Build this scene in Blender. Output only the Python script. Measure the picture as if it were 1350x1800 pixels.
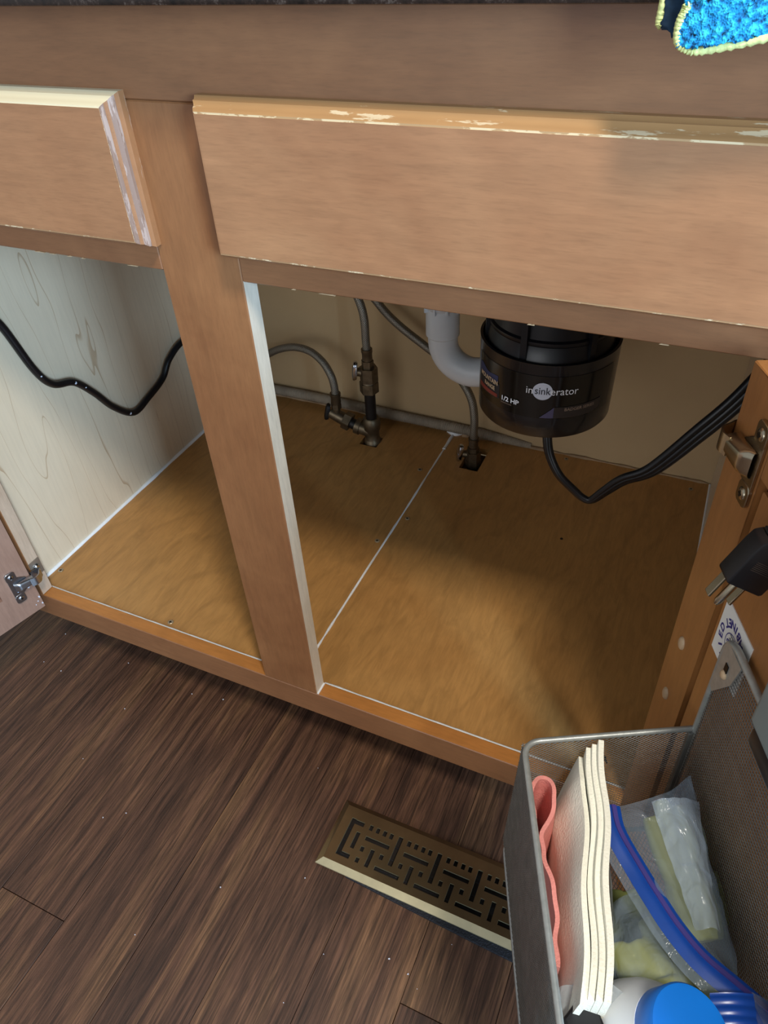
import bpy, bmesh, math, random
from mathutils import Vector, Matrix, noise
import numpy as np
for o in list(bpy.data.objects): bpy.data.objects.remove(o)
random.seed(7)
SC = bpy.context.scene
COL = SC.collection
# ---------------------------------------------------------------- camera
cam = bpy.data.cameras.new('camera'); co = bpy.data.objects.new('camera', cam); COL.objects.link(co)
co.location = (0.4009, -0.4384, 0.9085); co.rotation_mode = 'XYZ'; co.rotation_euler = (0.86200, 0.04641, 0.42013)
cam.sensor_fit = 'VERTICAL'; cam.sensor_height = 36.0; cam.lens = 1267.02 / 1800 * 36.0
cam.clip_start = 0.02
SC.camera = co
# ---------------------------------------------------------------- world, lights, exposure
W = bpy.data.worlds.new('world'); SC.world = W; W.use_nodes = True
bgn = W.node_tree.nodes['Background']; bgn.inputs[0].default_value = (0.86, 0.93, 1.0, 1); bgn.inputs[1].default_value = 0.50
def area(name, loc, target, sx, sy, power, color):
    l = bpy.data.lights.new(name, 'AREA'); l.shape = 'RECTANGLE'; l.size = sx; l.size_y = sy; l.energy = power; l.color = color
    o = bpy.data.objects.new(name, l); COL.objects.link(o); o.location = loc
    o.rotation_euler = (Vector(target) - Vector(loc)).to_track_quat('-Z', 'Y').to_euler()
    return o
area('window_light', (2.25, -1.55, 1.15), (0.1, 0.0, 0.45), 0.55, 1.1, 104, (0.52, 0.76, 1.0))
area('ceiling_light', (0.95, -0.86, 2.42), (0.95, -0.86, 0), 0.28, 0.28, 47, (1.0, 0.93, 0.82))
area('back_fill_light', (-0.2, -2.9, 1.25), (0.1, 0.0, 0.5), 1.6, 1.2, 17, (0.95, 0.97, 1.0))  # unseen fill lamp added behind the camera to lift the cabinet interior
SC.view_settings.view_transform = 'Standard'; SC.view_settings.look = 'None'
SC.view_settings.gamma = 1.0; SC.view_settings.use_curve_mapping = False
SC.view_settings.exposure = -0.13

# ---------------------------------------------------------------- materials
def lin(h):
    h = h.lstrip('#'); r = []
    for i in (0, 2, 4):
        c = int(h[i:i+2], 16) / 255; r.append(c / 12.92 if c <= .04045 else ((c + .055) / 1.055) ** 2.4)
    return (*r, 1)
class NT:
    def __init__(s, name):
        s.m = bpy.data.materials.new(name); s.m.use_nodes = True; s.n = s.m.node_tree.nodes; s.l = s.m.node_tree.links
        s.b = s.n['Principled BSDF']
    def node(s, t, **k):
        x = s.n.new(t)
        for a, v in k.items(): setattr(x, a, v)
        return x
    def set(s, **k):
        for a, v in k.items(): s.b.inputs[a.replace('_', ' ')].default_value = v
        return s
    def coords(s, scale=(1, 1, 1), rnd=False, rot=(0, 0, 0)):
        tc = s.node('ShaderNodeTexCoord'); mp = s.node('ShaderNodeMapping'); mp.inputs['Scale'].default_value = scale; mp.inputs['Rotation'].default_value = rot
        s.l.new(tc.outputs['Object'], mp.inputs[0])
        if rnd:
            oi = s.node('ShaderNodeObjectInfo'); ml = s.node('ShaderNodeMath', operation='MULTIPLY'); ml.inputs[1].default_value = 37.0
            cx = s.node('ShaderNodeCombineXYZ'); s.l.new(oi.outputs['Random'], ml.inputs[0])
            for i in range(3): s.l.new(ml.outputs[0], cx.inputs[i])
            s.l.new(cx.outputs[0], mp.inputs['Location'])
        return mp.outputs[0]
    def noise(s, vec, scale, detail=4, rough=.55, dist=0):
        x = s.node('ShaderNodeTexNoise'); x.inputs['Scale'].default_value = scale; x.inputs['Detail'].default_value = detail
        x.inputs['Roughness'].default_value = rough; x.inputs['Distortion'].default_value = dist
        s.l.new(vec, x.inputs['Vector']); return x.outputs['Fac']
    def wave(s, vec, scale, dist=4, det=2, dscale=1, dirn='X'):
        x = s.node('ShaderNodeTexWave', bands_direction=dirn); x.inputs['Scale'].default_value = scale; x.inputs['Distortion'].default_value = dist
        x.inputs['Detail'].default_value = det; x.inputs['Detail Scale'].default_value = dscale
        s.l.new(vec, x.inputs['Vector']); return x.outputs['Fac']
    def ramp(s, fac, stops):
        r = s.node('ShaderNodeValToRGB'); e = r.color_ramp.elements
        while len(e) < len(stops): e.new(.5)
        for i, (p, c) in enumerate(stops): e[i].position = p; e[i].color = c if len(c) == 4 else (*c, 1)
        s.l.new(fac, r.inputs[0]); return r.outputs[0]
    def mix(s, fac, a, b, blend='MIX'):
        x = s.node('ShaderNodeMix', data_type='RGBA', blend_type=blend)
        for sock, v in ((x.inputs[0], fac), (x.inputs[6], a), (x.inputs[7], b)):
            if isinstance(v, (int, float)): sock.default_value = v
            elif isinstance(v, tuple): sock.default_value = v
            else: s.l.new(v, sock)
        return x.outputs[2]
    def color(s, c): s.l.new(c, s.b.inputs['Base Color']); return s
    def bump(s, h, strength=.2, dist=.001):
        x = s.node('ShaderNodeBump'); x.inputs['Strength'].default_value = strength; x.inputs['Distance'].default_value = dist
        s.l.new(h, x.inputs['Height']); s.l.new(x.outputs[0], s.b.inputs['Normal']); return s
def grey(v): return (v, v, v, 1)
def plain(name, hexc, rough=.5, metal=0, var=.12, nscale=40, bump=0, bscale=300, **k):
    t = NT(name); v = t.coords(); n = t.noise(v, nscale)
    c = lin(hexc); lo = tuple(x * (1 - var) for x in c[:3]) + (1,); hi = tuple(min(1, x * (1 + var)) for x in c[:3]) + (1,)
    t.color(t.ramp(n, [(.3, lo), (.7, hi)])); t.set(Roughness=rough, Metallic=metal, **k)
    if bump: t.bump(t.noise(v, bscale, 2), bump, .001)
    return t.m
def stained(name, c1, c2, axis='X', rough=.42, vein=.5):
    sc = {'X': (3, 26, 26), 'Y': (26, 3, 26), 'Z': (26, 26, 3)}[axis]
    t = NT(name); v = t.coords(sc); vb = t.coords((1, 1, 1))
    fine = t.noise(v, 9, 6, .65); blot = t.noise(vb, 7, 4, .6, .6)
    c = t.mix(t.ramp(blot, [(.3, grey(0)), (.7, grey(1))]), lin(c1), lin(c2))
    c = t.mix(.6, c, t.ramp(fine, [(.25, grey(.72)), (.75, grey(1.12))]), 'MULTIPLY')
    ven = t.wave(t.coords({'X': (.6, 3, 3), 'Y': (3, .6, 3), 'Z': (3, 3, .6)}[axis]), 3.0, 9, 3, 1.2, 'DIAGONAL')
    c = t.mix(.28 * vein, c, t.ramp(ven, [(0, grey(.55)), (.12, grey(1)), (1, grey(1))]), 'MULTIPLY')
    pores = t.noise(t.coords({'X': (60, 600, 600), 'Y': (600, 60, 600), 'Z': (600, 600, 60)}[axis]), 1.5, 2)
    c = t.mix(.35, c, t.ramp(pores, [(.3, grey(.75)), (.5, grey(1))]), 'MULTIPLY')
    t.color(c); t.set(Roughness=rough); t.bump(fine, .08, .0006); t.b.inputs['Coat Weight'].default_value = .12; t.b.inputs['Coat Roughness'].default_value = .3
    return t.m
M = {}
M['frame'] = stained('stained_maple_frame', '#926543', '#7d5336', 'X')
M['frame_v'] = stained('stained_maple_frame_upright', '#9a6b45', '#815434', 'Z')
M['drawer'] = stained('stained_maple_drawer', '#aa7d59', '#996b4a', 'X', vein=.35)
M['door'] = stained('stained_maple_door', '#ac7642', '#996335', 'Z', vein=.4)
M['door_groove'] = stained('stained_maple_groove', '#6b4028', '#5c3521', 'Z')
M['door_left'] = stained('stained_maple_left_door', '#a08070', '#8d6c5c', 'Z')
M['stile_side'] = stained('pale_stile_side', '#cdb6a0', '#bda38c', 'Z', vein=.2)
M['chip'] = plain('pale_wood_chip', '#c9ad88', .7)
M['hinge_pad'] = plain('dull_steel_pad', '#8a7f73', .45, .5)
M['rail_top'] = stained('stained_maple_edge', '#b97a3c', '#a56a33', 'X')
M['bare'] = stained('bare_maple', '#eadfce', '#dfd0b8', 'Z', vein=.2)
def worn(name, stain, bare, thr, scale=60, axis=(1, 1, 1)):
    t = NT(name); v = t.coords(axis)
    m = t.ramp(t.noise(v, scale, 5, .7), [(thr, grey(0)), (min(.99, thr + .03), grey(1))])
    s = t.mix(t.noise(t.coords((3, 20, 20)), 8), lin(stain), tuple(x * .8 for x in lin(stain)[:3]) + (1,))
    t.color(t.mix(m, s, lin(bare))); t.set(Roughness=.5); return t.m
M['worn_cream'] = worn('worn_cream_edge', '#b98f62', '#e0d2b0', .24, 25)
M['worn_top'] = worn('worn_top_edge', '#b88b5c', '#d6be9a', .60, 22, (1, 5, 5))
M['worn_line'] = worn('chipped_edge_line', '#b08a64', '#d9c4a2', .56, 90, (1, 3, 3))
M['worn_glare'] = worn('worn_ridge_glare', '#93786a', '#ab958b', .5, 30, (6, 6, 1))  # cool window glare on the worn ridges, painted as pale lavender
M['worn_thin'] = worn('worn_cream_line', '#b8946a', '#d6c09a', .5, 40, (1, 3, 3))
M['worn_some'] = worn('chipped_edge_sparse', '#8e6040', '#dccaa8', .6, 70)
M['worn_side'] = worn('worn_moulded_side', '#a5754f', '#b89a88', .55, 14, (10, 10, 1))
def maple():
    t = NT('pale_maple_ply'); v = t.coords((1, 1, 1))
    blot = t.noise(v, 4, 4, .6, .5)
    c = t.mix(blot, lin('#e3d3ba'), lin('#d3bfa3'))
    st = t.coords((1, 1.0, .16)); w = t.node('ShaderNodeTexWave', bands_direction='Y', wave_profile='SAW'); w.inputs['Scale'].default_value = 8.5
    w.inputs['Distortion'].default_value = 17; w.inputs['Detail'].default_value = 2.2; w.inputs['Detail Scale'].default_value = 1.6; w.inputs['Detail Roughness'].default_value = .45
    t.l.new(st, w.inputs['Vector'])
    c = t.mix(.55, c, t.ramp(w.outputs['Fac'], [(0, lin('#b89878')), (.012, lin('#c4a98c')), (.035, grey(1)), (1, grey(1))]), 'MULTIPLY')
    fine = t.noise(t.coords((90, 90, 6)), 3, 3); c = t.mix(.4, c, t.ramp(fine, [(.3, grey(.86)), (.6, grey(1))]), 'MULTIPLY')
    t.color(c); t.set(Roughness=.4); return t.m
M['maple'] = maple()
def ply():
    t = NT('golden_varnished_ply'); v = t.coords((1, 1, 1))
    blot = t.noise(v, 5, 5, .6, 1.2)
    c = t.mix(blot, lin('#bb8d53'), lin('#a2723e'))
    sw = t.noise(t.coords((7, 2, 1), rot=(0, 0, .35)), 7, 6, .65, 1.6)
    c = t.mix(.5, c, t.ramp(sw, [(.3, grey(.68)), (.6, grey(1.1))]), 'MULTIPLY')
    fi = t.noise(t.coords((160, 14, 1), rot=(0, 0, .25)), 1.6, 4, .7, .6)
    c = t.mix(.45, c, t.ramp(fi, [(.3, grey(.72)), (.65, grey(1.08))]), 'MULTIPLY')
    vn = t.wave(t.coords((1, .5, 1), rot=(0, 0, .4)), 5, 12, 3, 1.4, 'X')
    c = t.mix(.25, c, t.ramp(vn, [(0, grey(.6)), (.1, grey(1)), (1, grey(1))]), 'MULTIPLY')
    t.color(c); t.set(Roughness=.36); t.bump(fi, .06, .0006); return t.m
M['ply'] = ply()
def laminate():
    t = NT('dark_walnut_laminate'); base = t.coords((1, 1, 1), True)
    big = t.noise(t.coords((9, 1.1, 1), True), 2.4, 4, .6, .8)
    c = t.ramp(big, [(.25, lin('#35231a')), (.5, lin('#533829')), (.78, lin('#77563a'))])
    st = t.noise(t.coords((430, 16, 1), True), 1.0, 4, .65, .6)
    c = t.mix(.85, c, t.ramp(st, [(.36, grey(.4)), (.5, grey(.95)), (.68, grey(1.75))]), 'MULTIPLY')
    wv = t.wave(t.coords((5, .35, 1), True), 3.2, 7, 3, 1.0, 'X')
    c = t.mix(.45, c, t.ramp(wv, [(0, grey(.42)), (.3, grey(1)), (1, grey(1.05))]), 'MULTIPLY')
    t.color(c); t.set(Roughness=.42); t.bump(st, .35, .0008); return t.m
M['floor'] = laminate()
M['caulk'] = plain('white_caulk', '#e8eaec', .5, var=.06, bump=.3, bscale=200)
M['caulk_old'] = plain('tan_sealant', '#9d8365', .8, var=.25, bump=.8, bscale=120)
M['wall'] = plain('tan_painted_wall', '#ba9f78', .8, var=.06, nscale=6, bump=.05)
M['ductwall'] = plain('dirty_grey_corrugated_tube', '#8f8474', .8, var=.2)
M['granite'] = NT('dark_granite_top').m
t_ = NT('dark_granite'); v_ = t_.coords(); t_.color(t_.ramp(t_.noise(v_, 120, 5, .8), [(.35, lin('#14100e')), (.55, lin('#2c211c')), (.75, lin('#6a5f58'))])); t_.set(Roughness=.25); M['granite'] = t_.m
M['dark'] = plain('dark_recess', '#1a1310', .9)
M['toe'] = stained('dark_toe_board', '#5a3b28', '#4a2f20', 'X')
M['brass'] = plain('antique_brass', '#ab9570', .3, 1.0, var=.12, nscale=25)
M['brass_glint'] = plain('brass_edge_highlight', '#ddd2ac', .35, .85, var=.1)  # lighter brass paints in slot-rim highlights and the near lip's reflection
M['mesh_black'] = plain('black_filter_mesh', '#10131c', .7, var=.5, nscale=400, bump=1.0, bscale=500)
M['nickel'] = plain('nickel_plated_steel', '#b3a790', .24, 1.0, var=.1)
M['nickel_cool'] = plain('zinc_plated_steel', '#b7c0cb', .22, 1.0, var=.1)
M['screw'] = plain('zinc_screw_head', '#a8967a', .35, .45)
M['dark_screw'] = plain('dark_screw_slot', '#2a2018', .5, .6)
M['black_can'] = plain('black_painted_can', '#0e0f13', .3, 0, var=.2)
M['black_can'].node_tree.nodes['Principled BSDF'].inputs['Coat Weight'].default_value = .3
M['black_top'] = plain('black_plastic_housing', '#07080e', .35, var=.2)
M['label_band'] = plain('black_gloss_label', '#15130f', .16, var=.15)
M['lwhite'] = plain('label_white', '#e6e6ea', .4, var=.04)
M['lsilver'] = plain('label_silver', '#c9cdda', .35, var=.05)
M['lgold'] = plain('label_cream', '#c8ab88', .45, var=.05)
M['lred'] = plain('label_red', '#7c2a20', .45, var=.1)
M['lblue'] = plain('label_blue', '#262f55', .45, var=.1)
M['lnavy'] = plain('label_black_ink', '#14161f', .45, var=.1)
M['lpurple'] = plain('label_purple_grey', '#4f4a66', .4, var=.08)
M['ltaupe'] = plain('label_dark_taupe', '#2f2927', .4, var=.08)
M['ltan'] = plain('label_dull_tan', '#8b7768', .4, var=.08)
M['pvc'] = plain('white_pvc_pipe', '#d3d8dc', .38, var=.05, nscale=15)
M['cord'] = plain('black_rubber_cord', '#0f0f13', .38, var=.2)
M['valve'] = plain('tarnished_brass_valve', '#6c5f4c', .42, .85, var=.3, nscale=90)
M['iron'] = plain('black_iron_pipe', '#191412', .5, .3, var=.4)
M['chrome'] = plain('chrome_handle', '#c8ccd6', .14, 1.0, var=.05)
def braid():
    t = NT('braided_steel_hose'); uv = t.node('ShaderNodeTexCoord').outputs['UV']
    a = t.node('ShaderNodeMapping'); a.inputs['Rotation'].default_value = (0, 0, .8); b = t.node('ShaderNodeMapping'); b.inputs['Rotation'].default_value = (0, 0, -.8)
    t.l.new(uv, a.inputs[0]); t.l.new(uv, b.inputs[0])
    w1 = t.wave(a.outputs[0], 130, 0, 0); w2 = t.wave(b.outputs[0], 130, 0, 0)
    m = t.node('ShaderNodeMath', operation='MAXIMUM'); t.l.new(w1, m.inputs[0]); t.l.new(w2, m.inputs[1])
    t.color(t.ramp(m.outputs[0], [(.2, lin('#2c2722')), (.95, lin('#9a9488'))])); t.set(Roughness=.4, Metallic=.75); t.bump(m.outputs[0], .6, .0006); return t.m
M['braid'] = braid()
M['wire'] = plain('silver_painted_wire', '#a9adaa', .38, .55, var=.12, nscale=200)
M['meshwire'] = plain('silver_grey_mesh', '#7c7d7a', .42, .6, var=.15, nscale=100)
M['felt_pink'] = plain('salmon_felt', '#e08f86', .95, var=.08, nscale=150, bump=.6, bscale=700)
M['felt_cream'] = plain('cream_felt', '#f1efdf', .95, var=.03, nscale=150, bump=.5, bscale=600)
M['felt_edge'] = plain('cream_felt_edge', '#e9e6cd', .95, var=.05, nscale=300, bump=.6, bscale=900)
def film(name, c, alpha, rough=.25):
    t = NT(name); t.set(Roughness=rough); t.b.inputs['Base Color'].default_value = lin(c)
    t.b.inputs['Alpha'].default_value = alpha; t.b.inputs['Subsurface Weight'].default_value = 0
    t.bump(t.noise(t.coords((1, 1, 1)), 60, 3, .5, 1.5), .55, .005); return t.m
M['film'] = film('clear_zip_bag_film', '#8c9dae', .36, .18)
M['film2'] = film('milky_bag_film', '#a9b3b9', .55, .3)
M['film3'] = film('pale_creased_film', '#b4c6d8', .38, .2)
M['zip_blue'] = plain('blue_zip_strip', '#0d3f94', .3, var=.12, nscale=60)
M['zip_purple'] = plain('purple_zip_bead', '#463f86', .35)
M['glove'] = plain('yellow_green_rubber', '#c3c76a', .5, var=.1, nscale=30)
M['glove2'] = plain('olive_green_rubber', '#8c9659', .55, var=.1, nscale=30)
M['bottle'] = plain('white_plastic_bottle', '#dfe4ea', .35, var=.03)
M['cap'] = plain('blue_plastic_cap', '#0a72d6', .38, var=.05)
M['grey'] = plain('grey_plastic', '#7d8a8a', .45, var=.05)
M['sticker'] = plain('white_paper_sticker', '#e9e8e2', .6, var=.03)
M['navy'] = plain('navy_ink', '#2a2a7c', .6, var=.05)
M['cloth_blue'] = NT('x').m
t_ = NT('blue_chenille_cloth'); v_ = t_.coords(); n_ = t_.noise(v_, 330, 2, .6)
t_.color(t_.ramp(n_, [(.3, lin('#04406f')), (.48, lin('#0a8ed0')), (.7, lin('#3fd0f4'))])); t_.set(Roughness=.9); t_.bump(n_, 1, .003); M['cloth_blue'] = t_.m
M['cloth_back'] = plain('dark_blue_cloth_back', '#12304a', .9, var=.3, nscale=200)
M['yarn'] = plain('pale_yellow_green_yarn', '#dbe39a', .9, var=.12, nscale=250, bump=.6)
M['dust'] = plain('white_dust_speck', '#c9c9d2', .8)

# ---------------------------------------------------------------- mesh helpers
class MB:
    def __init__(s): s.v = []; s.f = []; s.mi = []; s.uv = None; s.uvs = []
    def add(s, verts, faces, mi=0, uvs=None):
        b = len(s.v); s.v += [tuple(p) for p in verts]; s.f += [tuple(b + i for i in f) for f in faces]; s.mi += [mi] * len(faces)
        s.uvs += (uvs if uvs else [[(0, 0)] * len(f) for f in faces])
        if uvs: s.uv = True
        return s
    def box(s, x0, x1, y0, y1, z0, z1, mi=0, mtx=None, mis=None):
        p = [Vector((x, y, z)) for x in (x0, x1) for y in (y0, y1) for z in (z0, z1)]
        if mtx: p = [mtx @ q for q in p]
        f = [(0, 1, 3, 2), (4, 6, 7, 5), (0, 4, 5, 1), (2, 3, 7, 6), (0, 2, 6, 4), (1, 5, 7, 3)]   # -x +x -y +y -z +z
        b = len(s.v); s.add(p, f, mi)
        if mis:
            for k, m in mis.items(): s.mi[len(s.mi) - 6 + k] = m
        return s
    def tube(s, pts, r, n=12, mi=0, cap=True, closed=False, flat=None):
        pts = [Vector(p) for p in pts]; m = len(pts); R = r if isinstance(r, (list, tuple)) else [r] * m
        up = None; V = []; L = 0; Ls = []
        for i, p in enumerate(pts):
            if closed: t = (pts[(i + 1) % m] - pts[i - 1]).normalized()
            else: t = (pts[min(i + 1, m - 1)] - pts[max(i - 1, 0)]).normalized()
            if up is None: up = t.cross(Vector((0, 0, 1)) if abs(t.z) < .9 else Vector((1, 0, 0))).normalized()
            up = (up - t * up.dot(t)).normalized(); w = t.cross(up)
            if i: L += (p - pts[i - 1]).length
            Ls.append(L)
            for k in range(n):
                a = 2 * math.pi * k / n; V.append(p + (up * math.cos(a) + w * math.sin(a)) * R[i])
        F = []; U = []
        for i in range(m if closed else m - 1):
            j = (i + 1) % m
            for k in range(n):
                k2 = (k + 1) % n; F.append((i * n + k, i * n + k2, j * n + k2, j * n + k))
                c = 2 * math.pi * R[i]; u0, u1 = c * k / n, c * (k + 1) / n
                U.append([(u0, Ls[i]), (u1, Ls[i]), (u1, Ls[j]), (u0, Ls[j])])
        if cap and not closed:
            F.append(tuple(range(n))[::-1]); U.append([(0, 0)] * n); F.append(tuple((m - 1) * n + k for k in range(n))); U.append([(0, 0)] * n)
        return s.add(V, F, mi, U)
    def lathe(s, prof, n=48, mi=0, c=(0, 0, 0), axis=None, mis=None):
        mtx = Matrix.Translation(Vector(c))
        if axis is not None: mtx = mtx @ Vector(axis).to_track_quat('Z', 'Y').to_matrix().to_4x4()
        V = []
        for r, z in prof:
            for k in range(n):
                a = 2 * math.pi * k / n; V.append(mtx @ Vector((r * math.cos(a), r * math.sin(a), z)))
        for i in range(len(prof) - 1):
            F = [(i * n + k, i * n + (k + 1) % n, (i + 1) * n + (k + 1) % n, (i + 1) * n + k) for k in range(n)]
            if i == 0: s._lb = len(s.v); s.add(V, [], 0)
            b = s._lb; s.f += [tuple(b + q for q in f) for f in F]; s.mi += [(mis[i] if mis else mi)] * n; s.uvs += [[(0, 0)] * 4] * n
        b = s._lb
        if prof[0][0] > 1e-6: s.f.append(tuple(b + k for k in range(n))[::-1]); s.mi.append(mi); s.uvs.append([(0, 0)] * n)
        if prof[-1][0] > 1e-6: s.f.append(tuple(b + (len(prof) - 1) * n + k for k in range(n))); s.mi.append(mi); s.uvs.append([(0, 0)] * n)
        return s
    def prism(s, poly, z0, z1, mi=0, mtx=None):
        n = len(poly); V = [Vector((x, y, z)) for z in (z0, z1) for x, y in poly]
        if mtx: V = [mtx @ q for q in V]
        F = [tuple(range(n))[::-1], tuple(range(n, 2 * n))] + [(i, (i + 1) % n, n + (i + 1) % n, n + i) for i in range(n)]
        return s.add(V, F, mi)
    def grid(s, fn, nu, nv, mi=0, thick=0):
        P = [[Vector(fn(i / nu, j / nv)) for j in range(nv + 1)] for i in range(nu + 1)]
        idx = lambda i, j: i * (nv + 1) + j
        V = [p for r in P for p in r]; F = [(idx(i, j), idx(i + 1, j), idx(i + 1, j + 1), idx(i, j + 1)) for i in range(nu) for j in range(nv)]
        if thick:
            N = []
            for i in range(nu + 1):
                for j in range(nv + 1):
                    a = P[min(i + 1, nu)][j] - P[max(i - 1, 0)][j]; b = P[i][min(j + 1, nv)] - P[i][max(j - 1, 0)]
                    c = a.cross(b); N.append(c.normalized() if c.length > 1e-12 else Vector((0, 0, 1)))
            B = len(V); V2 = [p + q * thick for p, q in zip(V, N)]; F = [f[::-1] for f in F] + [tuple(B + q for q in f) for f in F]
            V = V + V2
            ring = [idx(i, 0) for i in range(nu)] + [idx(nu, j) for j in range(nv)] + [idx(i, nv) for i in range(nu, 0, -1)] + [idx(0, j) for j in range(nv, 0, -1)]
            for a, b in zip(ring, ring[1:] + ring[:1]): F.append((a, b, B + b, B + a))
        return s.add(V, F, mi)
    def build(s, name, mats, parent=None, smooth=30, bevel=0, segs=2, **props):
        me = bpy.data.meshes.new(name); me.from_pydata(s.v, [], s.f)
        if not isinstance(mats, (list, tuple)): mats = [mats]
        for m in mats: me.materials.append(M[m] if isinstance(m, str) else m)
        me.polygons.foreach_set('material_index', s.mi)
        if s.uv:
            ul = me.uv_layers.new(name='uv'); k = 0
            for u in s.uvs:
                for q in u: ul.data[k].uv = q; k += 1
        me.validate(); me.update()
        bm = bmesh.new(); bm.from_mesh(me)
        if not s.uv: bmesh.ops.remove_doubles(bm, verts=bm.verts, dist=1e-6)
        if bevel: bmesh.ops.bevel(bm, geom=[e for e in bm.edges if e.is_manifold and e.calc_face_angle(0) > .5], offset=bevel, segments=segs, profile=.6, affect='EDGES')
        bmesh.ops.recalc_face_normals(bm, faces=bm.faces); bm.to_mesh(me); bm.free()
        if smooth:
            me.shade_smooth(); me.set_sharp_from_angle(angle=math.radians(smooth))
        o = bpy.data.objects.new(name, me); COL.objects.link(o)
        if parent: o.parent = parent
        for k, v in props.items(): o[k] = v
        return o
def thing(name, label, cat, loc=(0, 0, 0), group=None, mtx=None):
    o = bpy.data.objects.new(name, None); COL.objects.link(o); o.empty_display_size = .05
    if mtx is not None: o.matrix_world = mtx
    else: o.location = loc
    o['label'] = label; o['category'] = cat
    if group: o['group'] = group
    return o
def catmull(pts, sub=8):
    P = [Vector(p) for p in pts]; P = [2 * P[0] - P[1]] + P + [2 * P[-1] - P[-2]]; out = []
    for i in range(1, len(P) - 2):
        for k in range(sub):
            t = k / sub; a, b, c, d = P[i-1:i+3]
            out.append(.5 * ((2 * b) + (c - a) * t + (2 * a - 5 * b + 4 * c - d) * t * t + (3 * b - a - 3 * c + d) * t ** 3))
    out.append(P[-2]); return out
def text_mb(mb, body, size, fn, mi=0, bold=0.0, align='CENTER', wx=1.0):
    cu = bpy.data.curves.new('t', 'FONT'); cu.body = body; cu.size = size; cu.align_x = align; cu.align_y = 'CENTER'; cu.offset = bold; cu.resolution_u = 3
    ob = bpy.data.objects.new('t', cu); COL.objects.link(ob)
    bpy.context.view_layer.update(); me = ob.evaluated_get(bpy.context.evaluated_depsgraph_get()).to_mesh()
    bm = bmesh.new(); bm.from_mesh(me); bmesh.ops.triangulate(bm, faces=bm.faces)
    mb.add([fn(v.co.x * wx, v.co.y) for v in bm.verts], [tuple(v.index for v in f.verts) for f in bm.faces], mi)
    bm.free(); bpy.data.objects.remove(ob); bpy.data.curves.remove(cu)

# ================================================================ SETTING
# floor of laminate planks, each plank its own piece
floor = bpy.data.objects.new('floor', None); COL.objects.link(floor); floor['kind'] = 'structure'
MB().box(-1.6, 1.6, -1.9, .12, -.02, -.0055).build('subfloor', 'dark', floor)
pw = .1; k0 = -16
VX0, VX1, VY0, VY1 = .133, .41, -.122, -.052      # duct opening under the register
for k in range(k0, 16):
    x0 = -.022 + k * pw; x1 = x0 + pw
    if x1 < -1.5 or x0 > 1.5: continue
    j = {-2: -.306, 3: -.224}.get(k, random.uniform(-1.3, -.75) if random.random() < .5 else random.uniform(-1.2, -.62))
    ends = [(-1.8, j), (j, .10)]
    for a, b in ends:
        g = .00035
        segs = [(x0 + g, x1 - g, a + g, b - g)]
        if x0 < VX1 and x1 > VX0 and b > VY1 and a < VY0:
            xa, xb = max(x0 + g, VX0), min(x1 - g, VX1)
            segs = [(x0 + g, x1 - g, a + g, VY0), (x0 + g, x1 - g, VY1, b - g)]
            if xa > x0 + .001: segs.append((x0 + g, xa, VY0, VY1))
            if xb < x1 - .001: segs.append((xb, x1 - g, VY0, VY1))
            mb = MB()
            for s_ in segs: mb.box(*s_, -.0052, 0)
            mb.build('plank', 'floor', floor, smooth=0)
        else:
            MB().box(*segs[0], -.0052, 0).build('plank', 'floor', floor, smooth=0, bevel=.0005, segs=1)
wb = MB().box(-1.6, 1.6, .612, .70, 0, 2.4).build('wall_back', 'wall', smooth=0); wb['kind'] = 'structure'

# ================================================================ SINK CABINET
XL, XB, XR = -.3768, .0753, .4520
ZB, ZT, ZO = .1140, .1572, .6883
ZTOP = .8657; T = .019; D = .6095; ZP = .1514; XWL, XWR = -.4088, .4804
cab = thing('sink_cabinet', 'stained maple sink base cabinet under the dark countertop, with two open doors', 'cabinet', (0, 0, 0))
def rail(name, x0, x1, z0, z1, mats, bev=.0009, mis=None, **p):
    return MB().box(x0, x1, 0, T, z0, z1, 0, mis=mis).build(name, mats, cab, smooth=0, bevel=bev, segs=1, **p)
rail('top_rail', -.4250, .5000, .8095, ZTOP, 'frame')
rail('bottom_rail', -.4250, .5000, ZB, ZT, ['frame', 'rail_top'], mis={5: 1})
rail('middle_rail', XL, 0, ZO, .7260, ['frame', 'worn_some'], mis={4: 1})
rail('middle_rail', XB, XR, ZO, .7260, ['frame', 'worn_some'], mis={4: 1})
rail('back_rail', XL, 0, .7265, .8090, 'frame_v'); rail('back_rail', XB, XR, .7265, .8090, 'frame_v')
rail('centre_stile', 0, XB, ZT + .0002, .8093, ['frame_v', 'bare'], mis={1: 1})
rail('left_stile', -.4250, XL, ZT + .0002, .8093, ['frame_v', 'stile_side'], mis={1: 1})
rail('right_stile', XR, .5000, ZT + .0002, .8093, 'frame_v')
# chips along the lower edges of the rails
mb = MB()
for x0, x1 in ((XL, 0), (XB, XR)):
    x = x0 + .002
    while x < x1 - .01:
        L = random.uniform(.003, .014)
        if random.random() < .42:
            xe = min(x + L, x1 - .002); n = 5
            up = [(x + (xe - x) * i / n, random.uniform(.0002, .0008) * (0.3 if i in (0, n) else 1)) for i in range(n + 1)]
            poly = [(x, -.0001), (xe, -.0001)] + [(a, b) for a, b in reversed(up)]
            mb.prism(poly, -.0003, .0008, mtx=Matrix(((1, 0, 0, 0), (0, 0, 1, 0), (0, 1, 0, ZO), (0, 0, 0, 1))))
        x += L + random.uniform(.002, .02)
mb.build('edge_chips', 'chip', cab, smooth=0, kind='stuff', label='pale chips along rail edges')
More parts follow.
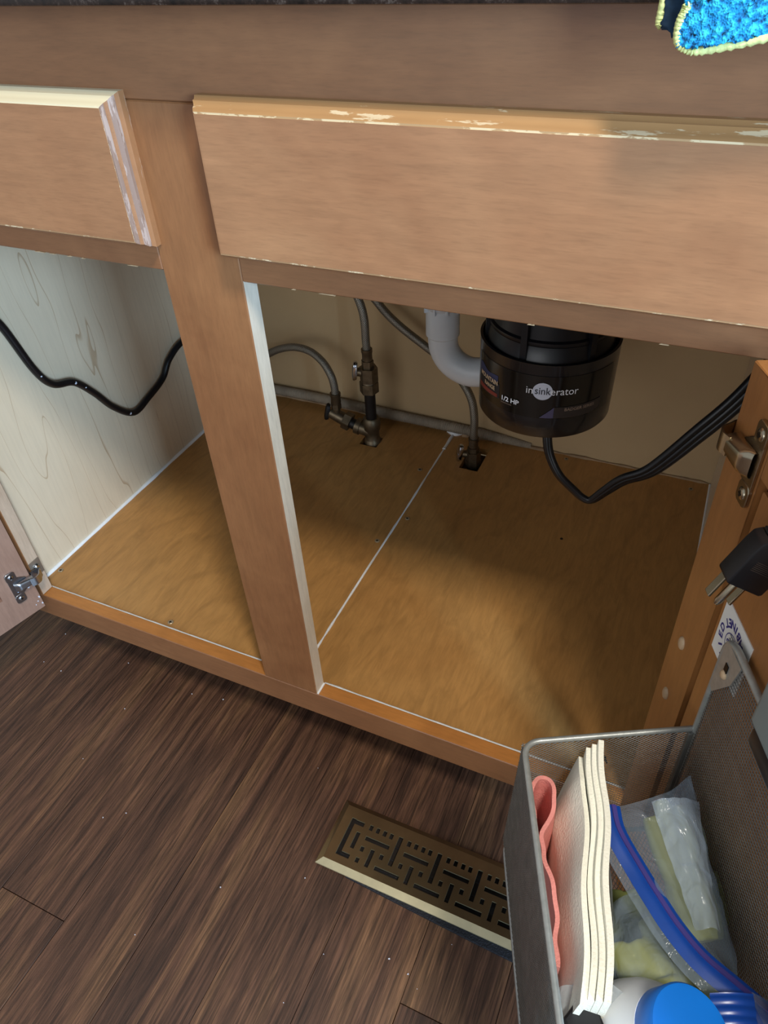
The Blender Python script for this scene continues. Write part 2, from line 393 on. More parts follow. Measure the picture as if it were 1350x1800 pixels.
# box of the cabinet
YZX = Matrix(((0, 0, 1, 0), (1, 0, 0, 0), (0, 1, 0, 0), (0, 0, 0, 1)))
MB().prism([(T+.0003, ZB),(.09,ZB),(.09,0),(D,0),(D,ZTOP),(T+.0003,ZTOP)], XWL - .016, XWL, mtx=YZX).build('side_panel', 'maple', cab, smooth=0, label='pale maple side panel')
MB().prism([(T+.0003, ZB),(.09,ZB),(.09,0),(D,0),(D,ZTOP),(T+.0003,ZTOP)], XWR, XWR + .016, mtx=YZX).build('side_panel', 'maple', cab, smooth=0, label='pale maple side panel')
# bottom panels with cut-outs
def panel(name, x0, x1, y0, y1, hole):
    xs = [x0, x1]; ys = [y0, y1]
    hx0, hx1, hy0, hy1 = hole; mb = MB()
    for a, b, c, d in ((x0, x1, y0, hy0), (x0, hx0, hy0, hy1), (hx1, x1, hy0, hy1), (x0, x1, hy1, y1)):
        if b > a and d > c: mb.box(a, b, c, d, ZP - .012, ZP)
    return mb.build(name, 'ply', cab, smooth=0)
XS = .0381
bl = panel('bottom_panel', XWL + .0006, XS - .0012, T + .0006, D, (-.112, -.078, .5125, .6085))
br = panel('bottom_panel', XS + .0012, XWR - .0006, T + .0006, D, (.0812, .1145, .5085, .575))
MB().box(-.114, -.072, .545, .6085, ZP - .010, ZP - .0015).build('cutout_infill', 'ply', cab, smooth=0)
def bead(pts, r, name='caulk_bead', mat='caulk', jit=.25, n=7):
    P = catmull(pts, 14); R = [r * (1 + jit * noise.noise(Vector((p.x * 60, p.y * 60, p.z * 60 + r * 1e4)))) for p in P]
    return MB().tube(P, R, n).build(name, mat, cab, smooth=80)
bead([(XWL + .0012, .021, ZP), (XWL + .0012, .2, ZP), (XWL + .0014, .42, ZP), (XWL + .0012, .607, ZP)], .0036)
bead([(XL - .025, .0205, ZP + .0008), (-.3, .0203, ZP + .0012), (-.15, .0203, ZP + .0014), (.0, .0203, ZP + .0016)], .0026)
bead([(XB, .0203, ZP + .0014), (.2, .0203, ZP + .0012), (.33, .0203, ZP + .0014), (.46, .0203, ZP + .0012)], .0028)
bead([(XS, .03, ZP), (XS - .0003, .2, ZP), (XS + .0003, .4, ZP), (XS, .585, ZP)], .0016, jit=.6)
bead([(XWR - .0012, .03, ZP), (XWR - .0014, .3, ZP), (XWR - .0012, .607, ZP)], .0020)
bead([(XB + .0008, .001, ZT + .0002), (XB + .0008, .018, ZT + .0002)], .0014)
bead([(XS - .012, .607, ZP), (XS + .004, .6, ZP + .001), (XS + .016, .607, ZP + .002)], .0048, jit=.5)
bead([(XS, .55, ZP), (XS, .602, ZP)], .0026, jit=.6)
bead([(-.40, .609, ZP), (-.25, .609, ZP), (-.1, .6095, ZP), (.03, .609, ZP), (.14, .6075, ZP), (.3, .6095, ZP), (.475, .6095, ZP)], .0030, name='old_sealant', mat='caulk_old', jit=1.2)
bead([(.055, .604, ZP + .004), (.08, .606, ZP + .005), (.1, .606, ZP + .006), (.13, .607, ZP + .004)], .0075, name='old_sealant', mat='caulk_old', jit=.8)
def floor_screw(x, y, par, r=.0042):
    MB().lathe([(0, .0), (r * .9, .0), (r, .0008), (r * .72, .0016), (r * .35, .0011), (0, .0009)], 14, c=(x, y, ZP)).build('screw', 'screw', par)
    mb = MB(); mb.box(x - r * .45, x + r * .45, y - r * .09, y + r * .09, ZP + .0012, ZP + .00165); mb.box(x - r * .09, x + r * .09, y - r * .45, y + r * .45, ZP + .0012, ZP + .00165)
    mb.build('screw_slot', 'dark_screw', par, smooth=0)
for x, y in ((-.3956, .0532), (-.1739, .0314), (.0265, .2877), (.0207, .4785)): floor_screw(x, y, bl)
for x, y in ((.0499, .3524), (.2464, .596), (.452, .585)): floor_screw(x, y, br, .0038)
MB().lathe([(0, 0), (.0024, 0), (.002, .0006), (0, .0008)], 10, c=(.2868, .3942, ZP)).build('screw', 'dark_screw', br)
# toe board and dark void under
MB().box(-.425, .5, .074, .088, 0, ZB - .0005).build('toe_board', 'toe', cab, smooth=0)
MB().box(-.425, .5, .0195, .6, ZB - .002, ZB + .004).build('underside', 'toe', cab, smooth=0)
# false drawer fronts with moulded edge
def drawer_front(x0, x1, z0, z1, mtop, mright, mleft, mbot, label):
    prof = [(0, 0), (0, -.0055), (.0016, -.0085), (.0020, -.0108), (.0042, -.0135), (.0052, -.0165), (.0068, -.019), (.0078, -.0191), (.0079, -.0193)]
    V = []
    for i, y in prof:
        V += [(x0 + i, y, z0 + i), (x1 - i, y, z0 + i), (x1 - i, y, z1 - i), (x0 + i, y, z1 - i)]
    mb = MB(); mb.add(V, [])
    n = len(prof)
    for k in range(n - 1):
        for e in range(4):   # bottom right top left
            a, b = k * 4 + e, k * 4 + (e + 1) % 4
            if e == 0: m = mbot if k >= 5 else 0
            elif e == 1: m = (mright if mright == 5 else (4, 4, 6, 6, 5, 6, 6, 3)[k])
            elif e == 2: m = mtop if k < 6 else (7 if mtop == 2 else 1)
            else: m = mleft
            mb.f.append((a, b, b + 4, a + 4)); mb.mi.append(m); mb.uvs.append([(0, 0)] * 4)
    b = (n - 1) * 4; mb.f.append((b, b + 1, b + 2, b + 3)); mb.mi.append(0); mb.uvs.append([(0, 0)] * 4)
    mb.f.append((3, 2, 1, 0)); mb.mi.append(0); mb.uvs.append([(0, 0)] * 4)
    return mb.build('drawer_front', ['drawer', 'worn_cream', 'worn_top', 'worn_line', 'worn_side', 'drawer', 'worn_glare', 'worn_thin'], cab, smooth=24, label=label)
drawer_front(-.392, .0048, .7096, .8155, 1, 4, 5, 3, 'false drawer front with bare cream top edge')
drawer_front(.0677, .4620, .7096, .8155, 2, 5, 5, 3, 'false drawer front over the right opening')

# ---------------------------------------------------------------- doors
def mtx(o, x, y, z):
    m = Matrix.Identity(4)
    for i, c in enumerate((x, y, z, o)):
        for r in range(3): m[r][i] = c[r]
    return m
def hinge(par, s, a0, z0, mat, arm_in):
    """local: x along the door from its hinged edge, y = s * towards inner side, z up"""
    def q(a, b, z): return (a, s * b, z)
    P = lambda pts: [q(*p) for p in pts]
    mb = MB()
    mt = Matrix(((1, 0, 0, a0), (0, 0, s, 0), (0, 1, 0, z0), (0, 0, 0, 1)))
    def rounded(cx, cy, hx, hy, r, n=5):
        out = []
        for sx, sy, st in ((1, 1, 0), (-1, 1, 90), (-1, -1, 180), (1, -1, 270)):
            for k in range(n + 1):
                a = math.radians(st + 90 * k / n); out.append((cx + sx * (hx - r) + r * math.cos(a), cy + sy * (hy - r) + r * math.sin(a)))
        return out
    for zc in (.0202, -.0202):
        mb.prism(rounded(.0045, zc, .0072, .0074, .004), .0002, .0026, mtx=mt)
    mb.prism(rounded(.005, 0, .0062, .020, .003), .0002, .0022, mtx=mt)
    mb.prism([(-.004, -.014), (.006, -.016), (.006, .016), (-.004, .014), (-.013, .008), (-.016, 0), (-.013, -.008)], .0002, .0020, mtx=mt)
    h = mb.build('hinge_plate', mat, par, smooth=40, bevel=.0004, segs=1)
    # raised hinge body (open channel with a tapered web)
    mb = MB()
    def body(u, v):
        a = a0 + .006 - .026 * u; w = (.0085 - .003 * u); z = z0 + w * math.cos(math.pi * v)
        hgt = .0022 + (.0055 + .0025 * u) * min(1, 1.35 * math.sin(math.pi * v)) * min(1, u * 5 + .25)
        return q(a, hgt, z)
    mb.grid(body, 10, 12, thick=.0008)
    mb.build('hinge_body', mat, par, smooth=50)
    mb = MB(); mb.box(a0 - .010, a0 - .002, s * .002 if s > 0 else -.0068, s * .0068 if s > 0 else -.002, z0 - .0035, z0 + .0035)
    mb.build('hinge_spring', 'dark_screw', par, smooth=0, bevel=.001)
    # arm bending over the edge to the frame
    prof = catmull([(a0 - .014, .010), (a0 - .021, .0118), (a0 - .027, .010), (a0 - .031, .004), (a0 - .034, -.001)] + arm_in, 5)
    mb = MB(); n = len(prof)
    prof = [Vector((p[0], p[1], 0)) if len(p) == 2 else p for p in prof]
    def strip(u, v):
        i = u * (n - 1); k = min(int(i), n - 2); p = prof[k].lerp(prof[k + 1], i - k); w = .0065 + .003 * max(0, u - .65)
        return q(p.x, p.y, z0 + (v - .5) * 2 * w)
    mb.grid(strip, n - 1, 3, thick=.0012); mb.build('hinge_arm', mat, par, smooth=50)
    for zc in (.0202, -.0202):
        mb = MB(); mb.lathe([(0, .0036), (.0016, .0038), (.0036, .0034), (.0042, .0026), (.0042, .0020)], 16, c=(a0 + .0045, 0, z0 + zc), axis=(0, s, 0))
        mb.build('hinge_screw', mat, par, smooth=50)
        mb = MB(); c = (a0 + .0045, z0 + zc); y0, y1 = sorted((s * .0034, s * .0041))
        mb.box(c[0] - .0018, c[0] + .0018, y0, y1, c[1] - .0005, c[1] + .0005); mb.box(c[0] - .0005, c[0] + .0005, y0, y1, c[1] - .0018, c[1] + .0018)
        mb.build('screw_slot', 'dark_screw', par, smooth=0)
# right door: local x along door (out to the viewer), y = away from the inner face, z up, origin at hinged top corner of the inner face
hR = Vector((.3744, -.9267, .0326)).normalized(); vR = Vector((.0122, -.0302, -.9995)); zR = (-vR - hR * (-vR).dot(hR)).normalized(); yR = zR.cross(hR)
OR = Vector((.4347, -.022, .6986))
MR = mtx(OR, hR, yR, zR)
DH = .556; DW = .395; SW = .0458; RH = .050
def door(mt, s, mat, label, width):
    """s: direction of the inner face in local y (-1 or +1)"""
    d = MB(); inner = 0.0; out = -s * .019
    def bx(mb, a0, a1, b0, b1, z0, z1, mi=0): mb.box(a0, a1, min(b0, b1), max(b0, b1), z0, z1, mi)
    mb = MB(); bx(mb, 0, SW, 0, out, -DH, 0); bx(mb, width - SW, width, 0, out, -DH, 0); bx(mb, SW, width - SW, 0, out, -RH, 0); bx(mb, SW, width - SW, 0, out, -DH, -DH + RH)
    o = mb.build('door', [mat], cab, smooth=0, bevel=(.0008 if s < 0 else .0), segs=1, label=label)
    o.matrix_world = mt
    mb = MB(); bx(mb, SW + .0052, width - SW - .0052, -s * .0012, -s * .014, -DH + RH + .0052, -RH - .0052)
    mb.build('door_panel', mat, o, smooth=0, bevel=.0006, segs=1)
    mb = MB(); bx(mb, SW - .001, width - SW + .001, -s * .0065, -s * .013, -DH + RH - .001, -RH + .001)
    mb.build('panel_groove', 'door_groove', o, smooth=0)
    return o
dR = door(MR, -1, 'door', 'right cabinet door swung open, orange brown inner face', DW)
hinge(dR, -1, .0325, -.0468, 'nickel', [(.0015 - .002, -.006), (-.0025, -.016), (-.004, -.024)])
hL = Vector((-.2536, -.9673, 0)).normalized(); ML = mtx(Vector((-.3716, -.0075, .7010)), hL, Vector((0, 0, 1)).cross(hL), Vector((0, 0, 1)))
dL = door(ML, 1, 'door_left', 'left cabinet door swung open at the bottom left', .40)
hinge(dL, 1, .0190, -.4975, 'nickel_cool', [(-.0015, -.002), (-.0022, -.006), (-.0028, -.010)])
# screw plate of the left hinge on the side of the stile
mb = MB(); mb.box(XL - .0002, XL + .0014, .0005, .0185, .193, .219)
mb.build('hinge_base', 'hinge_pad', dL, smooth=0, bevel=.0004).matrix_parent_inverse = ML.inverted()
mb = MB().lathe([(0, .003), (.003, .0035), (.005, .0016), (.005, 0)], 18, c=(XL + .0013, .0095, .208), axis=(1, 0, 0))
mb.build('hinge_screw', 'nickel_cool', dL, smooth=50).matrix_parent_inverse = ML.inverted()
# paint flakes on the left door
mb = MB()
for a, z, r in ((.0065, -.5025, .0012), (.0085, -.509, .0021), (.0035, -.507, .0009), (.002, -.535, .0014), (.0055, -.541, .001), (.010, -.545, .0008), (.0012, -.548, .0012)):
    mb.prism([(a + r * random.uniform(.5, 1.3) * math.cos(t), z + r * random.uniform(.6, 1.6) * math.sin(t)) for t in [i * 2 * math.pi / 7 for i in range(7)]], -.0004, .0, mtx=Matrix(((1, 0, 0, 0), (0, 0, -1, 0), (0, 1, 0, 0), (0, 0, 0, 1))))
mb.build('paint_flakes', 'lsilver', dL, smooth=0, kind='stuff')
# bumpers
for a, d in ((.0195, .219), (.0193, .2785)):
    mb = MB().lathe([(0, .0022), (.003, .0020), (.0042, .001), (.0044, 0)], 18, c=(a, 0, -d), axis=(0, -1, 0))
    for i, p in enumerate(mb.v): mb.v[i] = (p[0], p[1], -d + (p[2] + d) * 1.35)
    mb.build('bumper_pad', 'lgold', dR, smooth=60, label='small oval cream pad')
# sticker
sa0, sa1, sd0, sd1 = .0555, .0975, .1345, .179
mb = MB().box(sa0, sa1, .0006, .0012, -sd1, -sd0); st = mb.build('sticker', 'sticker', dR, smooth=0, label='white certification sticker, upside down')
mb = MB(); cx_, cz_ = (sa0 + sa1) / 2 - .0005, -(sd0 + sd1) / 2 - .0005
def onst(x, y): return (cx_ - x, .00052, cz_ - y)        # rotated by a half turn
def ring_text(txt, R, a0, a1, size, flip=False):
    for i, ch in enumerate(txt):
        a = math.radians(a0 + (a1 - a0) * i / (len(txt) - 1)); rot = a - math.pi / 2 if not flip else a + math.pi / 2
        c, s2 = math.cos(rot), math.sin(rot)
        text_mb(mb, ch, size, lambda x, y: onst(R * math.cos(a) + x * c - y * s2, R * math.sin(a) + x * s2 + y * c), bold=.0003)
ring_text('CERTIFIED', .0150, 186, -6, .0078); ring_text('CABINET', .0150, 217, 323, .0078, True)
def disc(R1, R0, sx=1, sy=1, n=40):
    V = []
    for R in (R1, R0):
        V += [onst(R * sx * math.cos(2 * math.pi * k / n), R * sy * math.sin(2 * math.pi * k / n)) for k in range(n)]
    mb.add(V, [(k, (k + 1) % n, n + (k + 1) % n, n + k) for k in range(n)])
disc(.0088, .0081, 1, 1); disc(.0066, .0001, 1, .42)
mb.build('sticker_print', 'navy', dR, smooth=0)
mb = MB(); text_mb(mb, 'KCMA', .0036, lambda x, y: (onst(x, y)[0], .0004, onst(x, y)[2]), bold=.0001); mb.build('sticker_print', 'sticker', dR, smooth=0)

# ================================================================ COUNTERTOP
ct = MB().box(-1.0, 1.1, -.038, .62, ZTOP + .0003, .9045).build('countertop', 'granite', smooth=40, bevel=.003)
ct['label'] = 'dark speckled stone countertop above the sink cabinet'; ct['category'] = 'countertop'

# ================================================================ FLOOR REGISTER
rg = thing('floor_register', 'brushed brass floor register with geometric slots beside the wire basket', 'vent', (.27, -.088, 0))
X0, X1, Y0, Y1 = .1305, .4215, -.1205, -.0480; zt = .0068
holes = [(.1425, .1480, -.1108, -.0618), (.1478, .1602, -.0675, -.0624), (.1478, .1600, -.1108, -.1055)]
for k in range(0, 5):
    o = k * .0522
    if k == 0:
        holes += [(.1556, .1604, -.0970, -.0760), (.1686, .1729, -.0962, -.0904), (.1687, .1730, -.1108, -.1050)]
    for c in (.1704, .1798, .1894, .1984): holes.append((c + o - .0021, c + o + .0021, -.0680, -.0616))
    holes += [(.1690 + o, .2012 + o, -.0815, -.0768), (.1948 + o, .1992 + o, -.0962, -.0903), (.1818 + o, .1865 + o, -.1112, -.0893), (.2080 + o, .2132 + o, -.0985, -.0612), (.1945 + o, .2262 + o, -.1107, -.1060), (.2208 + o, .2250 + o, -.0970, -.0912)]
holes = [(h[0] - .0003, h[1] + .0003, h[2] - .0004, h[3] + .0004) for h in holes if h[1] < X1 - .008]
xs = sorted({X0, X1, *[h[0] for h in holes], *[h[1] for h in holes]}); ys = sorted({Y0, Y1, *[h[2] for h in holes], *[h[3] for h in holes]})
solid = [[not any(h[0] <= (xs[i] + xs[i+1]) / 2 <= h[1] and h[2] <= (ys[j] + ys[j+1]) / 2 <= h[3] for h in holes) for j in range(len(ys) - 1)] for i in range(len(xs) - 1)]
mb = MB(); nx, ny = len(xs), len(ys); dx, dy = .27, -.088
for z in (zt, zt - .0022): mb.add([(x - dx, y - dy, z) for x in xs for y in ys], [])
ix = lambda i, j, t: t * nx * ny + i * ny + j
for i in range(nx - 1):
    for j in range(ny - 1):
        if not solid[i][j]: continue
        for t in (0, 1): mb.f.append((ix(i, j, t), ix(i + 1, j, t), ix(i + 1, j + 1, t), ix(i, j + 1, t))); mb.mi.append(0); mb.uvs.append([(0, 0)] * 4)
        for di, dj, a, b in ((-1, 0, (i, j), (i, j + 1)), (1, 0, (i + 1, j), (i + 1, j + 1)), (0, -1, (i, j), (i + 1, j)), (0, 1, (i, j + 1), (i + 1, j + 1))):
            ii, jj = i + di, j + dj
            if not (0 <= ii < nx - 1 and 0 <= jj < ny - 1) or not solid[ii][jj]:
                mb.f.append((ix(*a, 0), ix(*b, 0), ix(*b, 1), ix(*a, 1))); mb.mi.append(1); mb.uvs.append([(0, 0)] * 4)
mb.build('grille_plate', ['brass', 'brass_glint'], rg, smooth=0)
# sloped border, raised lip along the near edge
o_ = .0068
V = [(X0, Y0, zt), (X1, Y0, zt), (X1, Y1, zt), (X0, Y1, zt), (X0 - o_, Y0 - .0092, .0052), (X1 + o_, Y0 - .0092, .0052), (X1 + o_, Y1 + o_, .0022), (X0 - o_, Y1 + o_, .0022),
     (X0 - o_, Y0 - .0095, .0042), (X1 + o_, Y0 - .0095, .0042), (X1 + o_, Y1 + o_, .0006), (X0 - o_, Y1 + o_, .0006)]
V = [(x - dx, y - dy, z) for x, y, z in V]
mb = MB().add(V, [(4, 5, 1, 0), (8, 9, 5, 4)], 1); mb.add(V, [(5, 6, 2, 1), (6, 7, 3, 2), (7, 4, 0, 3), (9, 10, 6, 5), (10, 11, 7, 6), (11, 8, 4, 7)], 0)
mb.build('border', ['brass', 'brass_glint'], rg, smooth=0, bevel=0)
mb = MB().prism([(.165 - dx, Y0 - .005 - dy), (.165 - dx, Y0 - .0098 - dy), (.25 - dx, Y0 - .0140 - dy), (.33 - dx, Y0 - .0175 - dy), (X1 - dx, Y0 - .0205 - dy), (X1 - dx, Y0 - .005 - dy)], .0002, .0036)
mb.build('filter_mesh', 'mesh_black', rg, smooth=0, bevel=.0008, label='black screen under the raised near edge')
for yy in (-.105, -.088, -.072): MB().box(.135 - dx, X1 - .006 - dx, yy - dy - .0006, yy - dy + .0006, -.012, -.003).build('damper_blade', 'mesh_black', rg, smooth=0)
mb = MB(); a, b, c, d = VX0 - .27 + .0005, VX1 - .27 - .0005, VY0 + .088 + .0005, VY1 + .088 - .0005
for q_ in ((a, b, c, c + .001), (a, b, d - .001, d), (a, a + .001, c, d), (b - .001, b, c, d)): mb.box(*q_, -.004, .0044)
mb.box(a, b, c, d, -.0049, -.004)
mb.build('duct_boot', 'dark', rg, smooth=0)

# ================================================================ DISPOSER
cx, cy, R0 = .254, .300, .0755
dp = thing('garbage_disposer', 'black cylindrical garbage disposer hanging under the sink with printed label', 'disposer', (cx, cy, .44))
z0 = .44
def zz(z): return z - z0
mb = MB().lathe([(0, zz(.4405)), (.060, zz(.4405)), (.0735, zz(.4425)), (R0, zz(.4455)), (R0 + .0002, zz(.466)), (R0 + .0012, zz(.532)), (R0 + .0016, zz(.5335)), (.0742, zz(.5338)), (.0738, zz(.527)), (0, zz(.527))], 96)
mb.build('motor_housing', 'black_can', dp, smooth=35)
mb = MB().lathe([(.0738, zz(.527)), (.0700, zz(.531)), (.0672, zz(.548)), (.0680, zz(.5495)), (.0680, zz(.553)), (.0655, zz(.555)), (.063, zz(.60)), (.060, zz(.635)), (.045, zz(.65)), (.045, zz(.70)), (0, zz(.70))], 72)
for k in range(6):
    a = 2 * math.pi * k / 6 + .35; rm = Matrix.Rotation(a, 4, 'Z'); mb.box(.060, .0716, -.0035, .0035, zz(.528), zz(.575), mtx=rm)
mb.build('grind_chamber', 'black_top', dp, smooth=35)
MB().lathe([(.052, zz(.70)), (.056, zz(.705)), (.056, zz(.72)), (.048, zz(.725)), (0, zz(.725))], 48).build('mounting_ring', 'chrome', dp, smooth=40)
mb = MB(); n = 60; a0, a1 = -150, -15
mb.grid(lambda u, v: ((R0 + .0006 + .0008 * v) * math.cos(math.radians(a0 + (a1 - a0) * u)), (R0 + .0006 + .0008 * v) * math.sin(math.radians(a0 + (a1 - a0) * u)), zz(.4685 + .052 * v)), n, 2)
mb.build('label_band', 'label_band', dp, smooth=60)
def cylmap(ac, zc, r=.0016, slope=0):
    def f(x, y):
        z = zc + y + x * slope; rr = R0 + r + .0008 * (z - .466) / .066; a = math.radians(ac) + x / R0
        return (rr * math.cos(a), rr * math.sin(a), zz(z))
    return f
mb = MB(); text_mb(mb, 'in', .0125, cylmap(-90.1, .5030), wx=.9); text_mb(mb, 'erator', .0125, cylmap(-62.8, .5030), wx=.90)
mb.build('brand_lettering', 'lwhite', dp, smooth=0)
f = cylmap(-79.9, .5030, .0014); mb = MB(); mb.add([f(0, 0)] + [f(.0103 * math.cos(t * math.pi / 20), .0103 * math.sin(t * math.pi / 20)) for t in range(40)], [(0, 1 + k, 1 + (k + 1) % 40) for k in range(40)])
mb.build('brand_disc', 'lsilver', dp, smooth=0)
mb = MB(); text_mb(mb, 'sink', .0122, cylmap(-79.9, .5033, .0018), wx=.85); mb.build('brand_lettering', 'lnavy', dp, smooth=0)
mb = MB(); text_mb(mb, '1/2 HP', .0078, cylmap(-106.4, .4838, .0018), bold=.0002, wx=1.02); mb.build('power_lettering', 'lwhite', dp, smooth=0)
mb = MB(); text_mb(mb, 'HORSEPOWER', .0021, cylmap(-109.5, .4786, .0018)); mb.build('power_lettering', 'ltan', dp, smooth=0)
def strip_cyl(poly, r, mat, name='label_shape', sub=12):
    mb = MB(); V = []
    # poly: lower and upper edge lists as functions of angle
    (lo, hi, A0, A1) = poly
    mb.grid(lambda u, v: (lambda a, z: ((R0 + r + .0008 * (z - .466) / .066) * math.cos(a), (R0 + r + .0008 * (z - .466) / .066) * math.sin(a), zz(z)))(math.radians(A0 + (A1 - A0) * u), lo(u) + (hi(u) - lo(u)) * v), sub, 2)
    mb.build(name, mat, dp, smooth=60)
strip_cyl((lambda u: .4700, lambda u: .4701 + .0135 * u, -80.5, -69.5), .0012, 'lpurple')
strip_cyl((lambda u: .4700 + .004 * max(0, u - .75) * 4, lambda u: .4836 + .0015 * u, -69.5, -27), .0012, 'ltaupe')
mb = MB(); text_mb(mb, 'BADGER SERIES', .0052, cylmap(-48.0, .4806, .0018), bold=.0001, wx=.98)
mb.build('series_lettering', 'ltan', dp, smooth=0)
strip_cyl((lambda u: .4955 + .002 * u, lambda u: .5065 + .004 * math.sin(u * 7) * (1 - u), -150, -119.5), .0010, 'lblue', 'badge')
strip_cyl((lambda u: .4765 + .003 * u, lambda u: .4955 + .0015 * u, -150, -117.5), .0009, 'lnavy', 'badge')
strip_cyl((lambda u: .4780 + .002 * u, lambda u: .4842, -148, -119.5), .0012, 'lred', 'badge')
mb = MB(); text_mb(mb, 'MOUNTAIN', .0075, cylmap(-131.5, .4975, .0018), bold=.0002, wx=.82); text_mb(mb, 'RANGE', .0068, cylmap(-129.5, .4895, .0018), bold=.0002, wx=.85)
mb.build('badge_lettering', 'lgold', dp, smooth=0)

# disposer power cord (two strands hanging, three running to the right)
dc = thing('disposer_cord', 'black flat power cord looping from the disposer to the right wall', 'cord', (.268, .27, .44))
loc = Vector((.268, .27, .44))
A = [(.268, .27, .443), (.2705, .262, .425), (.277, .256, .402), (.292, .25, .380), (.312, .25, .362), (.3235, .25, .3535), (.3335, .25, .3530), (.3465, .25, .3700), (.364, .2505, .3915), (.392, .252, .413), (.427, .258, .464), (.455, .268, .505), (.478, .285, .545)]
for k, off in enumerate((-1, 0, 1)):
    P = catmull(A, 10); Q = []
    for i, p in enumerate(P):
        u = i / (len(P) - 1); g = .0022 + .0052 * min(1, max(0, (u - .5) / .35))
        t = (P[min(i + 1, len(P) - 1)] - P[max(i - 1, 0)]).normalized(); w = t.cross(Vector((-.2, 1, .5)).normalized()).normalized()
        Q.append(p + w * off * g + Vector((0, .001 * abs(off), 0)) - loc)
    rr = [.0034 + .0010 * min(1, max(0, (i / (len(P) - 1) - .5) / .35)) for i in range(len(P))]
    MB().tube(Q, rr, 10).build('strand', 'cord', dc, smooth=60)
# cord on the left panel
lc = thing('left_cord', 'black round cord draped across the pale left side panel', 'cord', (-.4, .25, .3))
pts = [(-.401, .055, .60), (-.401, .105, .545), (-.4005, .1255, .5206), (-.400, .1465, .4449), (-.4, .166, .412), (-.4, .2002, .3958), (-.4, .228, .362), (-.4, .2534, .3227), (-.4, .2893, .2906), (-.4, .330, .296), (-.4, .372, .308), (-.399, .398, .331), (-.396, .4384, .345), (-.39, .49, .335), (-.388, .56, .33), (-.388, .6118, .33)]
P = catmull(pts, 8); MB().tube([p - Vector((-.4, .25, .3)) for p in P], .0053, 12).build('cord_jacket', 'cord', lc, smooth=60)
mb = MB()
for i in (26, 40, 44, 62):
    p = P[i] - Vector((-.4, .25, .3)) + Vector((.0047, -.0015, .0008)); r = random.uniform(.0012, .0022)
    mb.lathe([(0, .0009), (r, .0004), (r * 1.05, 0)], 7, c=p, axis=(1, -.2, .3))
mb.build('paint_splash', 'lsilver', lc, smooth=0, kind='stuff')

# ================================================================ DRAIN TRAP
tx, ty = .0955, .385
tr = thing('drain_pipe', 'white plastic drain trap curving behind the black disposer', 'pipe', (tx, ty, .42))
loc = Vector((tx, ty, .42))
r1 = .0198
path = [(tx, ty, .70), (tx, ty, .60), (tx, ty, .5), (tx + .0005, ty, .462)]
for k in range(0, 12):
    a = math.radians(180 + 90 * k / 11); path.append((tx + .042 + .0415 * math.cos(a), ty, .455 + .040 * math.sin(a)))
path += [(tx + .056, ty + .003, .4155), (tx + .072, ty + .008, .4185)]
for k in range(1, 8):
    a = math.radians(-90 + 90 * k / 7); path.append((tx + .074 + .036 * math.cos(a), ty + .012, .452 + .034 * math.sin(a)))
path += [(tx + .110, ty + .014, .50), (tx + .110, ty + .014, .58)]
MB().tube([Vector(p) - loc for p in path], r1, 32).build('bend', 'pvc', tr, smooth=60)
MB().lathe([(r1, .042), (.0222, .0445), (.0222, .30), (0, .30)], 40).build('sleeve', 'pvc', tr, smooth=40)
mb = MB().lathe([(.0223, .083), (.0246, .0855), (.031, .1), (.031, .118), (.025, .122), (0, .122)], 40)
for k in range(10):
    a = 2 * math.pi * k / 10 + .25; mb.box(.0215, .0272, -.0012, .0012, .0805, .115, mtx=Matrix.Rotation(a, 4, 'Z'))
mb.build('slip_nut', 'pvc', tr, smooth=40)
mb = MB().lathe([(.0205, .030), (.027, .032), (.027, .052), (.0205, .054)], 40, c=(.110, .014, 0))
for k in range(8):
    a = 2 * math.pi * k / 8 + .35; mb.box(.025, .0305, -.0022, .0022, .032, .0505, mtx=Matrix.Translation((.110, .014, 0)) @ Matrix.Rotation(a, 4, 'Z'))
mb.build('slip_nut', 'pvc', tr, smooth=40)

# ================================================================ VALVES AND HOSES
def hexnut(mb, c, r, h, axis=(0, 0, 1), mi=0):
    mt_ = Matrix.Translation(Vector(c)) @ Vector(axis).to_track_quat('Z', 'Y').to_matrix().to_4x4()
    poly = [(r * math.cos(math.radians(60 * k + 15)), r * math.sin(math.radians(60 * k + 15))) for k in range(6)]; mb.prism(poly, 0, h, mi, mt_)
def oval_handle(par, c, axis, L, wd, mat, up=(0, 0, 1)):
    ax = Vector(axis).normalized(); u = Vector(up).normalized(); w = ax.cross(u).normalized(); m_ = mtx(Vector(c), u, w, ax)
    mb = MB(); n = 24; V = []
    for zz_, sc in ((0, .55), (.001, .9), (.0045, 1), (.0075, .93), (.009, .6)):
        for k in range(n):
            a = 2 * math.pi * k / n; V.append(m_ @ Vector((L * sc * math.cos(a), wd * sc * math.sin(a) * (1 + .18 * math.cos(2 * a)), zz_)))
    F = [(i * n + k, i * n + (k + 1) % n, (i + 1) * n + (k + 1) % n, (i + 1) * n + k) for i in range(4) for k in range(n)] + [tuple(range(n))[::-1], tuple(4 * n + k for k in range(n))]
    mb.add(V, F); mb.build('valve_handle', mat, par, smooth=45, label='oval metal turn handle')
